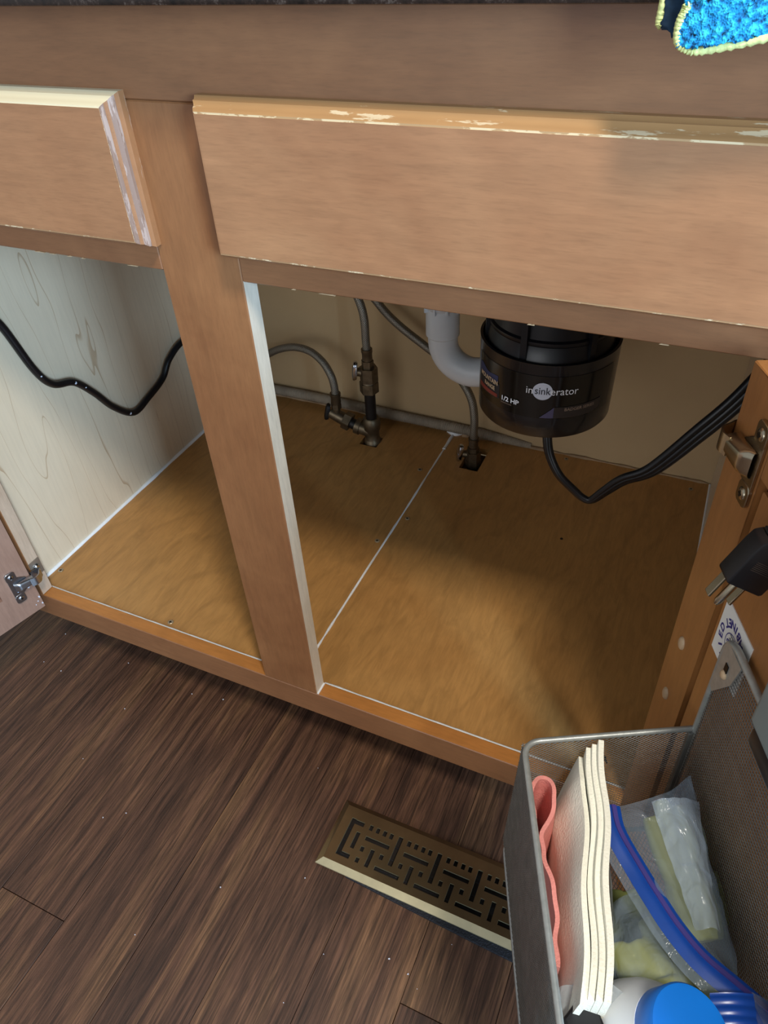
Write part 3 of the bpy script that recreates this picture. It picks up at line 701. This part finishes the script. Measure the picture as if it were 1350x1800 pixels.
# riser with tee, first stop valve on top, second on a side arm
vx, vy = -.0925, .530
va = thing('water_riser', 'tarnished brass riser and tee rising from the left floor cut-out, with two stop valves', 'valve', (vx, vy, .13))
B = Vector((vx, vy, .13))
mb = MB().lathe([(.0155, 0), (.0155, .024), (.0140, .026), (.0128, .028), (.0128, .046), (.0150, .049), (.0158, .060), (.0150, .070), (.0122, .073), (0, .073)], 28)
mb.tube([(0, 0, .042), (-.024, -.001, .047)], .0125, 20); mb.tube([(-.022, -.001, .0465), (-.031, -.001, .0485)], .0148, 20)
mb.build('tee_fitting', 'valve', va, smooth=40)
MB().lathe([(.0098, .07), (.0098, .132), (0, .132)], 20).build('pipe_stub', 'iron', va, smooth=40)
mb = MB(); hexnut(mb, (0, 0, .1255), .0168, .019); mb.lathe([(.0145, .144), (.0138, .1465), (.0105, .148)], 24)
hexnut(mb, (.001, 0, .147), .0158, .026); mb.tube([(0, 0, .160), (-.019, -.004, .1625)], .0075, 14); hexnut(mb, (0, 0, .173), .0106, .013)
mb.lathe([(.0072, .186), (.0088, .1865), (.0088, .2), (.0096, .2015), (.0096, .207), (0, .207)], 20)
mb.build('stop_valve', 'valve', va, smooth=35)
oval_handle(va, (-.0185, -.004, .1645), (-.86, -.50, .1), .0185, .0105, 'chrome', up=(.12, .05, 1))
mb = MB().tube([(-.030, -.001, .0483), (-.052, -.002, .056)], .0100, 18); mb.build('pipe_stub', 'iron', va, smooth=40)
mb = MB(); hexnut(mb, (-.041, -.002, .0525), .0165, .014, (-.94, 0, .3)); mb.tube([(-.052, -.002, .056), (-.080, -.004, .068)], [.0120, .0105], 16)
mb.tube([(-.069, -.003, .064), (-.067, -.003, .088)], .0075, 14); hexnut(mb, (-.0675, -.003, .079), .0095, .010); mb.lathe([(.0085, 0), (.0092, .004), (.0088, .014), (.0098, .016), (.0098, .021), (0, .021)], 18, c=(-.0672, -.003, .089))
mb.build('stop_valve', 'valve', va, smooth=35)
oval_handle(va, (-.081, -.005, .069), (-.86, -.48, .2), .0165, .0095, 'iron', up=(.15, .25, 1))
# right valve
wx_, wy_ = .0975, .535
vb = thing('water_valve', 'tarnished stop valve standing in the right floor cut-out', 'valve', (wx_, wy_, .12))
mb = MB().lathe([(.0085, 0), (.0085, .03), (0, .03)], 18); hexnut(mb, (0, 0, .0215), .0142, .013, mi=0); hexnut(mb, (0, 0, .034), .0132, .019); mb.tube([(0, 0, .044), (-.019, -.004, .0455)], .0065, 14)
hexnut(mb, (0, 0, .053), .0100, .0085); mb.lathe([(.0070, .0615), (.0080, .062), (.0080, .073), (.0092, .0745), (.0092, .080), (0, .080)], 20)
mb.build('stop_valve', 'valve', vb, smooth=35)
oval_handle(vb, (-.0185, -.004, .047), (-.86, -.50, .1), .0175, .0095, 'chrome', up=(.15, .1, 1))
def hose(name, label, pts, r=.0068):
    l0 = Vector(pts[0]); P = catmull(pts, 12); t_ = thing(name, label, 'hose', l0)
    MB().tube([p - l0 for p in P], r, 14).build('braided_sleeve', 'braid', t_, smooth=60)
    return t_
hose('supply_hose', 'braided steel hose rising from the upright left valve to the sink', [(vx, vy, .335), (vx - .0005, vy, .352), (-.0935, .531, .385), (-.0995, .534, .410), (-.115, .54, .436), (-.142, .55, .467), (-.18, .56, .52), (-.20, .56, .62), (-.20, .55, .76)])
hose('supply_hose', 'braided steel hose arching left from the low side valve', [(vx - .0672, vy - .003, .238), (-.1605, .528, .252), (-.166, .53, .272), (-.184, .537, .292), (-.212, .545, .3035), (-.246, .55, .3035), (-.282, .552, .292), (-.32, .555, .270), (-.36, .56, .25), (-.4085, .565, .235)])
hose('supply_hose', 'braided steel hose passing behind the white drain to the right valve', [(wx_, wy_, .199), (wx_ - .0005, wy_, .21), (.0960, .538, .238), (.0875, .545, .268), (.067, .555, .292), (.038, .56, .318), (-.002, .562, .3425), (-.046, .562, .371), (-.08, .562, .402), (-.12, .56, .46), (-.14, .55, .58), (-.14, .54, .76)])
# grimy corrugated tube lying along the bottom of the back wall
gt = thing('grey_tube', 'dirty tan corrugated tube lying along the foot of the back wall', 'tube', (0, .6, .17))
mb = MB(); P = catmull([(-.36, .600, .170), (-.25, .5995, .1715), (-.12, .600, .1685), (-.02, .6005, .1665), (.06, .603, .164), (.12, .606, .160), (.18, .611, .153)], 60)
mb.tube([p - Vector((0, .6, .17)) for p in P], [max(.003, (.0093 + .0007 * math.sin(i * 2.1)) * (1 - .35 * max(0, i / len(P) - .75) * 4)) for i in range(len(P))], 12)
mb.build('tube_wall', 'ductwall', gt, smooth=60)

# ================================================================ BASKET ON THE DOOR
BX = Vector((.0791, -.0012, -.2382))     # back left corner of the rim in door space
MBk = MR @ Matrix.Translation(BX + Vector((0, -.0035, 0)))
bk = thing('wire_basket', 'silver wire mesh basket hung on the inside of the right door', 'basket', mtx=MBk)
WB, DB, HB, HT = .300, .121, .130, .097      # width along door, depth, height below rim, back panel above rim
def L(a, b, d): return Vector((a, -b + .0035, -d))
def rounded_path(pts, r, n=6, closed=True):
    out = []; m = len(pts); P = [Vector(p) for p in pts]
    for i in range(m):
        p = P[i]
        if not closed and i in (0, m - 1): out.append(p); continue
        a = (P[i-1] - p).normalized() * r + p; b = (P[(i+1) % m] - p).normalized() * r + p
        for k in range(n + 1):
            t = k / n; out.append(a * (1 - t) ** 2 + p * 2 * t * (1 - t) + b * t * t)
    return out
sk = .012
C0, C1, C2, C3 = L(0, .003, 0), L(sk, DB, 0), L(WB, DB, 0), L(WB, .003, 0)
MB().tube(rounded_path([C0, C1, C2, C3], .012, 6, False), .0021, 10).build('rim_wire', 'wire', bk, smooth=60)
E0, E1, E2, E3 = L(.003, .004, HB), L(sk + .001, DB + .006, HB), L(WB, DB + .006, HB), L(WB, .004, HB)
MB().tube(rounded_path([E0, E1, E2, E3], .014, 6), .0018, 8, closed=True).build('base_wire', 'wire', bk, smooth=60)
MB().tube(rounded_path([L(.001, .003, HB), L(.001, .003, -HT), L(WB, .003, -HT), L(WB, .003, HB)], .016, 6, False), .0023, 10).build('back_frame_wire', 'wire', bk, smooth=60)
MB().tube([L(sk + .002, DB - .003, .004), L(sk + .003, DB + .002, HB)], .0008, 6).build('corner_wire', 'wire', bk, smooth=60)
def mesh_wall(name, O, U, V, u1, v1, pitch, ang, w=.00024, fam=None):
    """expanded metal: two families of slanted wires clipped to the rectangle"""
    mb = MB(); O = Vector(O); U = Vector(U).normalized(); V = Vector(V).normalized(); N_ = U.cross(V).normalized()
    for sgn, ang, pitch, w in (fam or ((1, ang, pitch, w), (-1, ang, pitch, w))):
        ca, sa = math.cos(ang), math.sin(ang) * sgn; nx_, ny_ = -sa, ca
        cs = [x * nx_ + y * ny_ for x in (0, u1) for y in (0, v1)]
        c = math.ceil(min(cs) / pitch) * pitch
        while c < max(cs):
            px, py = nx_ * c, ny_ * c; t0, t1 = -9, 9
            for p, dd, hi in ((px, ca, u1), (py, sa, v1)):
                if abs(dd) < 1e-9: continue
                a, b = (0 - p) / dd, (hi - p) / dd
                if a > b: a, b = b, a
                t0, t1 = max(t0, a), min(t1, b)
            if t1 - t0 > .0015:
                a = O + U * (px + ca * t0) + V * (py + sa * t0) + N_ * (w * .6 * sgn); b = O + U * (px + ca * t1) + V * (py + sa * t1) + N_ * (w * .6 * sgn)
                mb.tube([a, b], w, 4, cap=False)
            c += pitch
    mb.uv = None
    return mb.build(name, 'meshwire', bk, smooth=0, kind='stuff')
yv = Vector((0, -1, 0)); xv = Vector((1, 0, 0)); dn = Vector((0, 0, -1))
mesh_wall('back_mesh', L(.001, .0035, -HT), xv, dn, WB - .002, HT + HB, .0021, 0, fam=((1, 0, .0031, .00034), (-1, math.radians(89.9), .0021, .0002)))
mesh_wall('side_mesh', L(.001, .004, .0005), (C1 - C0), dn, DB - .002, HB, .0023, math.radians(35))
mesh_wall('front_mesh', L(sk, DB + .0005, .0005), xv, (E1 - C1), WB - sk, HB, .0021, math.radians(35))
mesh_wall('base_mesh', L(.003, .004, HB), xv, yv, WB - .004, DB, .0024, math.radians(35))
# triangular corner plate with screw hole
pm = Matrix(((1, 0, 0, 0), (0, 0, -1, .0000), (0, 1, 0, 0), (0, 0, 0, 1)))
mb = MB().prism([(.0025, HT - .004), (.006, HT - .002), (.026, HT - .002), (.022, HT - .022), (.006, HT - .048), (.002, HT - .046)], .0006, .0016, mtx=pm)
mb.build('corner_plate', 'wire', bk, smooth=0, label='flat metal corner plate with screw')
MB().lathe([(0, .002), (.0022, .0018), (.0032, .0006), (.0032, 0)], 14, c=(.0125, -.0016, HT - .0235), axis=(0, -1, 0)).build('screw', 'lgold', bk, smooth=50)
MB().box(.0105, .0145, -.0022, -.0008, HT - .0205, HT - .0145).build('screw_slot', 'dark_screw', bk, smooth=0)
# seam strip of the mesh corner
MB().box(.0, .0045, -.0045, -.001, -HB, -.001).build('corner_strip', 'meshwire', bk, smooth=0, bevel=.0008)
# small wire tie
MB().tube([L(.004, .060, .034), L(.006, .060, .030), L(.005, .063, .027), L(.003, .060, .030), L(.004, .058, .037)], .0006, 6).build('wire_tie', 'iron', bk, smooth=60)

# ---------------------------------------------------------------- contents of the basket (each its own thing, in basket space)
def inb(name, label, cat, a, b, d, group=None):
    return thing(name, label, cat, mtx=MBk @ Matrix.Translation(L(a, b, d)), group=group)
def rel(a, b, d, p): return L(*p) - L(a, b, d)
# salmon folded cloth
o = (.08, .1125, .12); pk = inb('cleaning_cloth', 'folded salmon pink felt cloth wedged against the near wall of the basket', 'cloth', *o)
pp = catmull([(.064, .1175, 0), (.050, .1175, 0), (.040, .1165, 0), (.0345, .1125, 0), (.0355, .1075, 0), (.043, .1050, 0), (.052, .1065, 0), (.061, .1110, 0), (.071, .1165, 0), (.082, .1172, 0), (.096, .1160, 0), (.108, .1140, 0), (.118, .1145, 0), (.128, .1160, 0), (.137, .1175, 0), (.146, .1182, 0)], 5)
def pinkf(u, v):
    i = u * (len(pp) - 1); k = min(int(i), len(pp) - 2); q = pp[k].lerp(pp[k + 1], i - k)
    return rel(*o, (q.x + .002 * v, q.y + .0006 * math.sin(q.x * 300 + v * 5), .010 + .0022 * math.sin(q.x * 110) + .095 * v))
MB().grid(pinkf, 110, 12, thick=.0026).build('felt_sheet', 'felt_pink', pk, smooth=50)
# stack of cream felt sheets
def sheet(name_i, edge, lean, th, a0, a1, top, label):
    o = ((a0 + a1) / 2, edge(.5), .12); t_ = inb('felt_sheet', label, 'cloth', *o, group='cream felt sheets standing in the wire basket')
    def f(u, v):
        a = a0 + (a1 - a0) * u; b = edge(u) + lean(u, v); return rel(*o, (a, b, top(u) + .105 * v))
    MB().grid(f, 50, 14, thick=th).build('felt', 'felt_cream', t_, smooth=50)
edge0 = lambda u: .0715 + .0255 * u ** 1.15 + .0012 * math.sin(u * 13)
tops = lambda k: (lambda u: -.006 + .0032 * k + .012 * max(0, u - .9) * 10 * .15 + .0012 * math.sin(u * 9 + k))
labs = ['cream felt sheet nearest the zip bag, rightmost of the upright stack', 'second cream felt sheet from the zip bag in the upright stack', 'third cream felt sheet from the zip bag in the upright stack', 'wide outer cream felt sheet slumped toward the salmon cloth']
for k in range(3):
    sheet(k, lambda u, k=k: edge0(u) + .0037 * k, lambda u, v: .004 * v, .0035, .0135 + .0005 * k, .166 - .001 * k, tops(k), labs[k])
sheet(3, lambda u: edge0(u) + .0113, lambda u, v: .0004 + .019 * (1 - u * .75) * min(1, v / .36) ** .9 * min(1, u * 3 + .35), .0034, .016, .166, lambda u: .0012 * math.sin(u * 8) + .010 * max(0, 1 - u * 7), labs[3])
def crumple(p, s, amp):
    n = noise.noise_vector(Vector(p) * s); return n * amp
# large zip bag, standing, with green gloves inside
o = (.1, .03, .10); bg = inb('zip_bag', 'large clear zip bag with blue zipper strip, holding a yellow green glove', 'bag', *o)
zipc = catmull([(.050, .0700, .012), (.066, .0690, .014), (.088, .0600, .018), (.106, .0530, .018), (.122, .0460, .018), (.138, .0360, .018), (.152, .0220, .018), (.166, .0080, .018)], 8)
def at(P, u):
    i = u * (len(P) - 1); k = min(int(i), len(P) - 2); return P[k].lerp(P[k + 1], i - k)
def bagf(u, v):
    z = at(zipc, u); far = Vector((.030 + .105 * u, .0125 - .004 * u, .012 + .030 * u))
    p = z.lerp(far, v); bul = math.sin(v * math.pi) * (.010 * math.sin(u * math.pi)); p = Vector((p.x, p.y, p.z + .012 * math.sin(v * math.pi) - bul))
    c = crumple((p.x, p.y, p.z), 70, .0028) * min(1, v * 4); return rel(*o, (p.x + c.x, max(.006, p.y + c.y), p.z + c.z))
MB().grid(bagf, 60, 44).build('bag_film', 'film', bg, smooth=180)
def bagw(u, v):      # far wall of the bag going down
    q = Vector((.030 + .105 * u, .0125 - .004 * u, .012 + .030 * u)); c = crumple((u * .1, v * .1, .3), 60, .004)
    return rel(*o, (q.x + c.x, max(.0055, q.y + c.y), q.z + .075 * v))
MB().grid(bagw, 40, 16).build('bag_film', 'film', bg, smooth=180)
def zipf(w0, w1, dz):
    def f(u, v):
        p = at(zipc, u); q = at(zipc, min(1, u + .02)) - at(zipc, max(0, u - .02)); nrm = Vector((q.y, -q.x, 0)).normalized(); w = w0 + (w1 - w0) * v
        return rel(*o, (p.x - nrm.x * w, p.y - nrm.y * w, p.z + dz + abs(w) * .35))
    return f
MB().grid(zipf(-.0080, .0065, -.0006), 60, 4, thick=.0005).build('zip_strip', 'zip_blue', bg, smooth=60)
MB().grid(zipf(-.0052, -.0022, -.0016), 60, 2, thick=.0012).build('zip_bead', 'zip_purple', bg, smooth=60)
MB().grid(zipf(.0062, .0115, -.0004), 60, 4).build('bag_lip', 'film', bg, smooth=60)
def fold(u, v):     # pale crumpled fold catching the light
    a = .052 + .070 * u; b = .045 - .012 * u - (.030 - .016 * u) * v; d = .004 + .018 * u - .006 * math.sin(v * math.pi)
    c = crumple((a, b * 2, d), 110, .0011); return rel(*o, (a + c.x, b + c.y, d + c.z))
MB().grid(fold, 60, 26).build('bag_fold', 'film3', bg, smooth=180)
# gloves
def glove(name, label, o, base, dirv, side, L_, mat, fingers=4, r=.0085):
    g = inb(name, label, 'glove', *o); base = Vector(base); dirv = Vector(dirv).normalized(); side = Vector(side).normalized()
    bm = bmesh.new(); vs = []
    def blob(pts, rad):
        mb_.tube([rel(*o, tuple(p)) for p in catmull(pts, 5)], [rad * (.55 + .45 * math.sin(math.pi * min(1, .12 + .8 * i / (5 * (len(pts) - 1)))) ** .5) for i in range(5 * (len(pts) - 1) + 1)], 12)
    mb_ = MB()
    blob([base, base + dirv * L_ * .25, base + dirv * L_ * .5], r * 2.0)
    for k in range(fingers):
        s_ = side * (k - (fingers - 1) / 2) * r * 1.25; ln = L_ * (.92 + .1 * math.sin(k * 1.7 + .6))
        blob([base + s_ * .8 + dirv * L_ * .35, base + s_ * 1.1 + dirv * L_ * .6, base + s_ * 1.25 + dirv * ln], r)
    blob([base - side * r * 2 + dirv * L_ * .15, base - side * r * 3.4 + dirv * L_ * .35, base - side * r * 3.8 + dirv * L_ * .52], r)
    mb_.uv = None
    ob = mb_.build('glove_body', mat, g, smooth=180)
    rm = ob.modifiers.new('r', 'REMESH'); rm.mode = 'VOXEL'; rm.voxel_size = .0016; rm.use_smooth_shade = True
    sm = ob.modifiers.new('s', 'SMOOTH'); sm.iterations = 4
    return g
glove('rubber_glove', 'yellow green glove upright at the back inside the large zip bag', (.085, .022, .05), (.112, .016, .062), (-.9, .12, -.25), (0, .9, -.3), .085, 'glove', 3, .0075)
glove('rubber_glove', 'pale yellow green glove lying under the blue zipper strip', (.13, .05, .08), (.172, .040, .056), (-1, .22, .05), (.2, .9, .1), .072, 'glove', 4, .008)
glove('rubber_glove', 'olive green glove deep in the basket beside the cream felt', (.12, .06, .1), (.150, .062, .098), (-1, .0, .08), (.1, 1, .1), .085, 'glove2', 4, .009)
# lower bag
o = (.13, .06, .07); b2 = inb('zip_bag', 'smaller clear bag around the gloves, behind the blue capped bottle', 'bag', *o)
def bag2(u, v):
    a = .098 + .080 * u; b = .026 + .052 * v + .006 * math.sin(u * 3) ; d = .040 - .010 * math.sin(v * math.pi) - .006 * math.sin(u * math.pi) + .05 * abs(v - .55) ** 2
    c = crumple((a, b, d), 75, .005); return rel(*o, (a + c.x * .6, b + c.y * .6, d + c.z))
MB().grid(bag2, 44, 36).build('bag_film', 'film', b2, smooth=180)
# milky bag by the sheets
o = (.1, .075, .08); b3 = inb('plastic_bag', 'milky plastic sleeve between the cream felt and the gloves', 'bag', *o)
def bag3(u, v):
    a = .020 + .140 * u; b = .0685 + .0215 * u - .012 * v; d = .012 + .006 * math.sin(u * 8) + .085 * v; c = crumple((a, b, d), 55, .0035)
    return rel(*o, (a + c.x, b + c.y * .5 - .002, d + c.z))
MB().grid(bag3, 50, 20).build('bag_film', 'film2', b3, smooth=180)
o = (.168, .105, .06); b4 = inb('plastic_bag', 'milky wrapper at the bottom of the frame under the black cap', 'bag', *o)
def bag4(u, v):
    a = .158 + .035 * u - .010 * math.sin(v * 3.1); b = .120 - .036 * v; d = .012 + .030 * u + .006 * math.sin(v * 7); c = crumple((a, b, d), 70, .004)
    return rel(*o, (a + c.x, min(.117, b + c.y), d + c.z))
MB().grid(bag4, 30, 26).build('bag_film', 'film2', b4, smooth=180)
# bottle with blue cap
o = (.175, .062, .06)
axis_ = Vector((.14, .34, 1)).normalized()      # local: leans away from the near wall
bt = inb('spray_bottle', 'white plastic bottle with a bright blue screw cap at the bottom edge of the frame', 'bottle', *o)
cl = rel(*o, (.1790, .0570, -.004)); 
MB().lathe([(.0, -.13), (.030, -.13), (.0315, -.126), (.0315, -.048), (.0300, -.036), (.0265, -.026), (.0235, -.0195), (.0225, -.016), (0, -.016)], 48, c=cl, axis=axis_).build('bottle_body', 'bottle', bt, smooth=50)
mb = MB().lathe([(.0215, -.0175), (.0222, -.0165), (.0222, -.002), (.0212, -.0003), (.0195, 0), (0, 0)], 48, c=cl, axis=axis_); mb.build('bottle_cap', 'cap', bt, smooth=40)
# black capped thing
o = (.17, .105, .05); bc = inb('black_cap', 'faceted black bottle cap poking from the milky wrapper', 'cap', *o)
mb = MB(); hexnut(mb, rel(*o, (.171, .1055, .040)), .0115, .024, (0, 0, 1)); mb.build('cap_body', 'cord', bc, smooth=0, bevel=.0015)
# second blue zipper at the far right bottom
o = (.185, .04, .03); b5 = inb('zip_bag', 'folded bag with ribbed blue zipper beside the blue cap', 'bag', *o)
def zb(u, v): return rel(*o, (.158 + .030 * u, .040 - .022 * v + .006 * u, .006 - .002 * math.sin(v * 3) + .0003 * math.sin(u * 40)))
MB().grid(zb, 60, 10, thick=.0006).build('zip_strip', 'zip_blue', b5, smooth=60)
def zc(u, v): return rel(*o, (.157 + .030 * u, .018 - .012 * v, .006 + .012 * v + .002 * math.sin(u * 9)))
MB().grid(zc, 20, 8).build('bag_film', 'film', b5, smooth=180)
# grey plastic holder on the door behind the basket rim
gm = MR @ Matrix.Translation((.1560, -.0125, -.122))
gh = thing('grey_holder', 'smooth grey plastic holder on the open door at the right edge of the frame', 'holder', mtx=gm)
MB().box(-.014, .03, -.004, .0105, -.016, .024).build('holder_body', 'grey', gh, smooth=40, bevel=.004, segs=3)
MB().box(-.010, .03, -.003, .008, -.030, -.0165).build('holder_foot', 'cord', gh, smooth=40, bevel=.003)

# ================================================================ PLUG hanging in front of the door
pa = Vector((-.3808, -.2334, -.8947)).normalized(); ps = Vector((.8644, .2536, -.4341)).normalized(); pn = pa.cross(ps).normalized()
if pn.y > 0: pn = -pn
PM = mtx(Vector((.4538, -.1135, .6138)), ps, pn, -pa)       # x across, y towards the viewer, z up along the plug
if PM.to_3x3().determinant() < 0: PM = mtx(Vector((.4538, -.1135, .6138)), ps, pn, -pa)
pg = thing('power_plug', 'black three-prong plug dangling in front of the right open door', 'plug', (.4538, -.1135, .6138))
R3 = PM.to_3x3()
def pl(x, y, z): return R3 @ Vector((x, y, z))
def pm4(): return R3.to_4x4()
mb = MB(); w = .0114
mb.prism([(-w, .001), (-w + .0015, 0), (w - .0015, 0), (w, .001), (w, .022), (w - .0005, .029), (w - .004, .0325), (-w + .004, .0325), (-w + .0005, .029), (-w, .022)], -.0075, .0075,
         mtx=pm4() @ Matrix(((1, 0, 0, 0), (0, 0, 1, 0), (0, 1, 0, 0), (0, 0, 0, 1))))
mb.build('plug_body', 'cord', pg, smooth=40, bevel=.0013)
for z, ww in ((.0335, .0085), (.0365, .0078), (.0395, .007), (.0425, .0062)):
    mb = MB(); mb.box(-ww, ww, -.0052, .0052, z - .0011, z + .0011, mtx=pm4()); mb.build('strain_relief', 'cord', pg, smooth=40, bevel=.0008)
mb = MB()
for i in range(6): mb.box(-.006, .006, .0074, .0078, .013 + i * .0011, .0134 + i * .0011, mtx=pm4())
mb.build('embossed_marks', 'ltaupe', pg, smooth=0)
for x in (-.0085, .0052):
    mb = MB(); mb.prism([(-.0008, 0), (.0008, 0), (.0008, -.0155), (-.0008, -.0155)], -.003, .003, mtx=pm4() @ Matrix(((1, 0, 0, x), (0, 0, 1, -.001), (0, 1, 0, .0005), (0, 0, 0, 1))))
    mb.build('blade', 'nickel', pg, smooth=0, bevel=.0004)
MB().tube([pl(-.0035, .0035, .001), pl(-.0035, .0035, -.014), pl(-.0035, .0035, -.0165)], [.0023, .0023, .0012], 14).build('ground_pin', 'nickel', pg, smooth=50)
top = pl(0, 0, .044); O_ = Vector((.4538, -.1135, .6138))
def dw(a, b, z): return MR @ Vector((a, b, z)) - O_
cp = catmull([pl(0, 0, .032), top, pl(.002, 0, .055), dw(.150, -.012, -.020), dw(.158, -.0075, .002), dw(.160, .008, .0085), dw(.161, .0265, .0), dw(.162, .028, -.05), dw(.163, .027, -.16)], 10)
MB().tube(cp, .0042, 12).build('cable', 'cord', pg, smooth=60)

# ================================================================ BLUE CLOTH over the counter edge
cb = thing('microfibre_cloth', 'bright blue fluffy cloth with pale yellow stitched border hanging from the countertop', 'cloth', (.38, -.047, .87))
cO = Vector((.38, -.047, .87))
outl = catmull([(.3648, .8650), (.3634, .8605), (.3641, .8545), (.3679, .8518), (.3740, .8513), (.3876, .8538), (.4035, .8576), (.43, .863), (.452, .8675)], 8)
def cl_front(u, v):
    x = .3640 + .092 * u; zb = .8520 + .0006 * (1 - min(1, u * 8)) + .0175 * max(0, (u - .08)); zt_ = .9050 + .004
    if v < .8:
        z = zb + (.9085 - zb) * (v / .8); y = -.0500 - .0018 * math.sin(u * 9) * (1 - v)
    else:
        t = (v - .8) / .2; y = -.0500 + .05 * t; z = .9085 + .0015 * math.sin(t * math.pi)
    f = .0011; n_ = noise.noise(Vector((x * 600, y * 600, z * 600)))
    return Vector((x, y - abs(n_) * f * .6, z + n_ * f * .15)) - cO
MB().grid(cl_front, 110, 110, thick=.003).build('cloth_pile', 'cloth_blue', cb, smooth=180)
def yarn(pts, r, name='yarn_border'):
    P = catmull(pts, 10); R = [r * (1 + .16 * math.sin(i * 2.4)) for i in range(len(P))]
    Q = [p + Vector((.0002 * math.sin(i * 2.4), 0, .0002 * math.cos(i * 2.4))) for i, p in enumerate(P)]
    MB().tube([q - cO for q in Q], R, 8).build(name, 'yarn', cb, smooth=60)
yarn([(.3668, -.0515, .8662), (.3655, -.0525, .8672), (.3648, -.0520, .8650), (.3636, -.0518, .8605), (.3643, -.0516, .8545), (.3681, -.0516, .8518), (.3740, -.0516, .8512), (.3876, -.0518, .8536), (.4035, -.0518, .8572), (.43, -.0516, .863), (.456, -.0516, .8675)], .0019)
yarn([(.3545, -.0440, .9080), (.3546, -.0445, .885), (.3548, -.0445, .868), (.3545, -.0445, .8605), (.3555, -.0445, .8592)], .0019)
def cl_back(u, v):
    x = .3555 + .1 * u; zb = .8595 - .0075 * min(1, u * 9) + .012 * max(0, u - .2); z = zb + (.9070 - zb) * v
    n_ = noise.noise(Vector((x * 500, 1, z * 500))); return Vector((x, -.0440 - abs(n_) * .0012, z)) - cO
MB().grid(cl_back, 70, 40, thick=.0022).build('cloth_back', 'cloth_back', cb, smooth=180)

# ================================================================ dust specks on the floor
mb = MB()
sp = [(-.43, -.02), (-.30, .03), (-.31, -.235), (-.14, -.17), (.03, -.20), (-.25, -.13), (.25, -.19), (.29, -.205), (.18, -.215), (-.17, .02), (-.12, .03), (.33, .06), (.12, -.15)]
rs = random.Random(3)
for k in range(28):
    x, y = sp[k] if k < len(sp) else (rs.uniform(-.5, .4), rs.uniform(-.42, .05)); r = rs.uniform(.0004, .0011)
    if VX0 - .015 < x and VY0 - .02 < y < VY1 + .02: continue
    mb.prism([(x + r * rs.uniform(.5, 1.4) * math.cos(t * 1.257), y + r * rs.uniform(.5, 1.4) * math.sin(t * 1.257)) for t in range(5)], .0001, .0007)
ds = mb.build('dust_specks', 'dust', smooth=0); ds['kind'] = 'stuff'; ds['label'] = 'white dust specks scattered over the dark floor planks'; ds['category'] = 'dust'
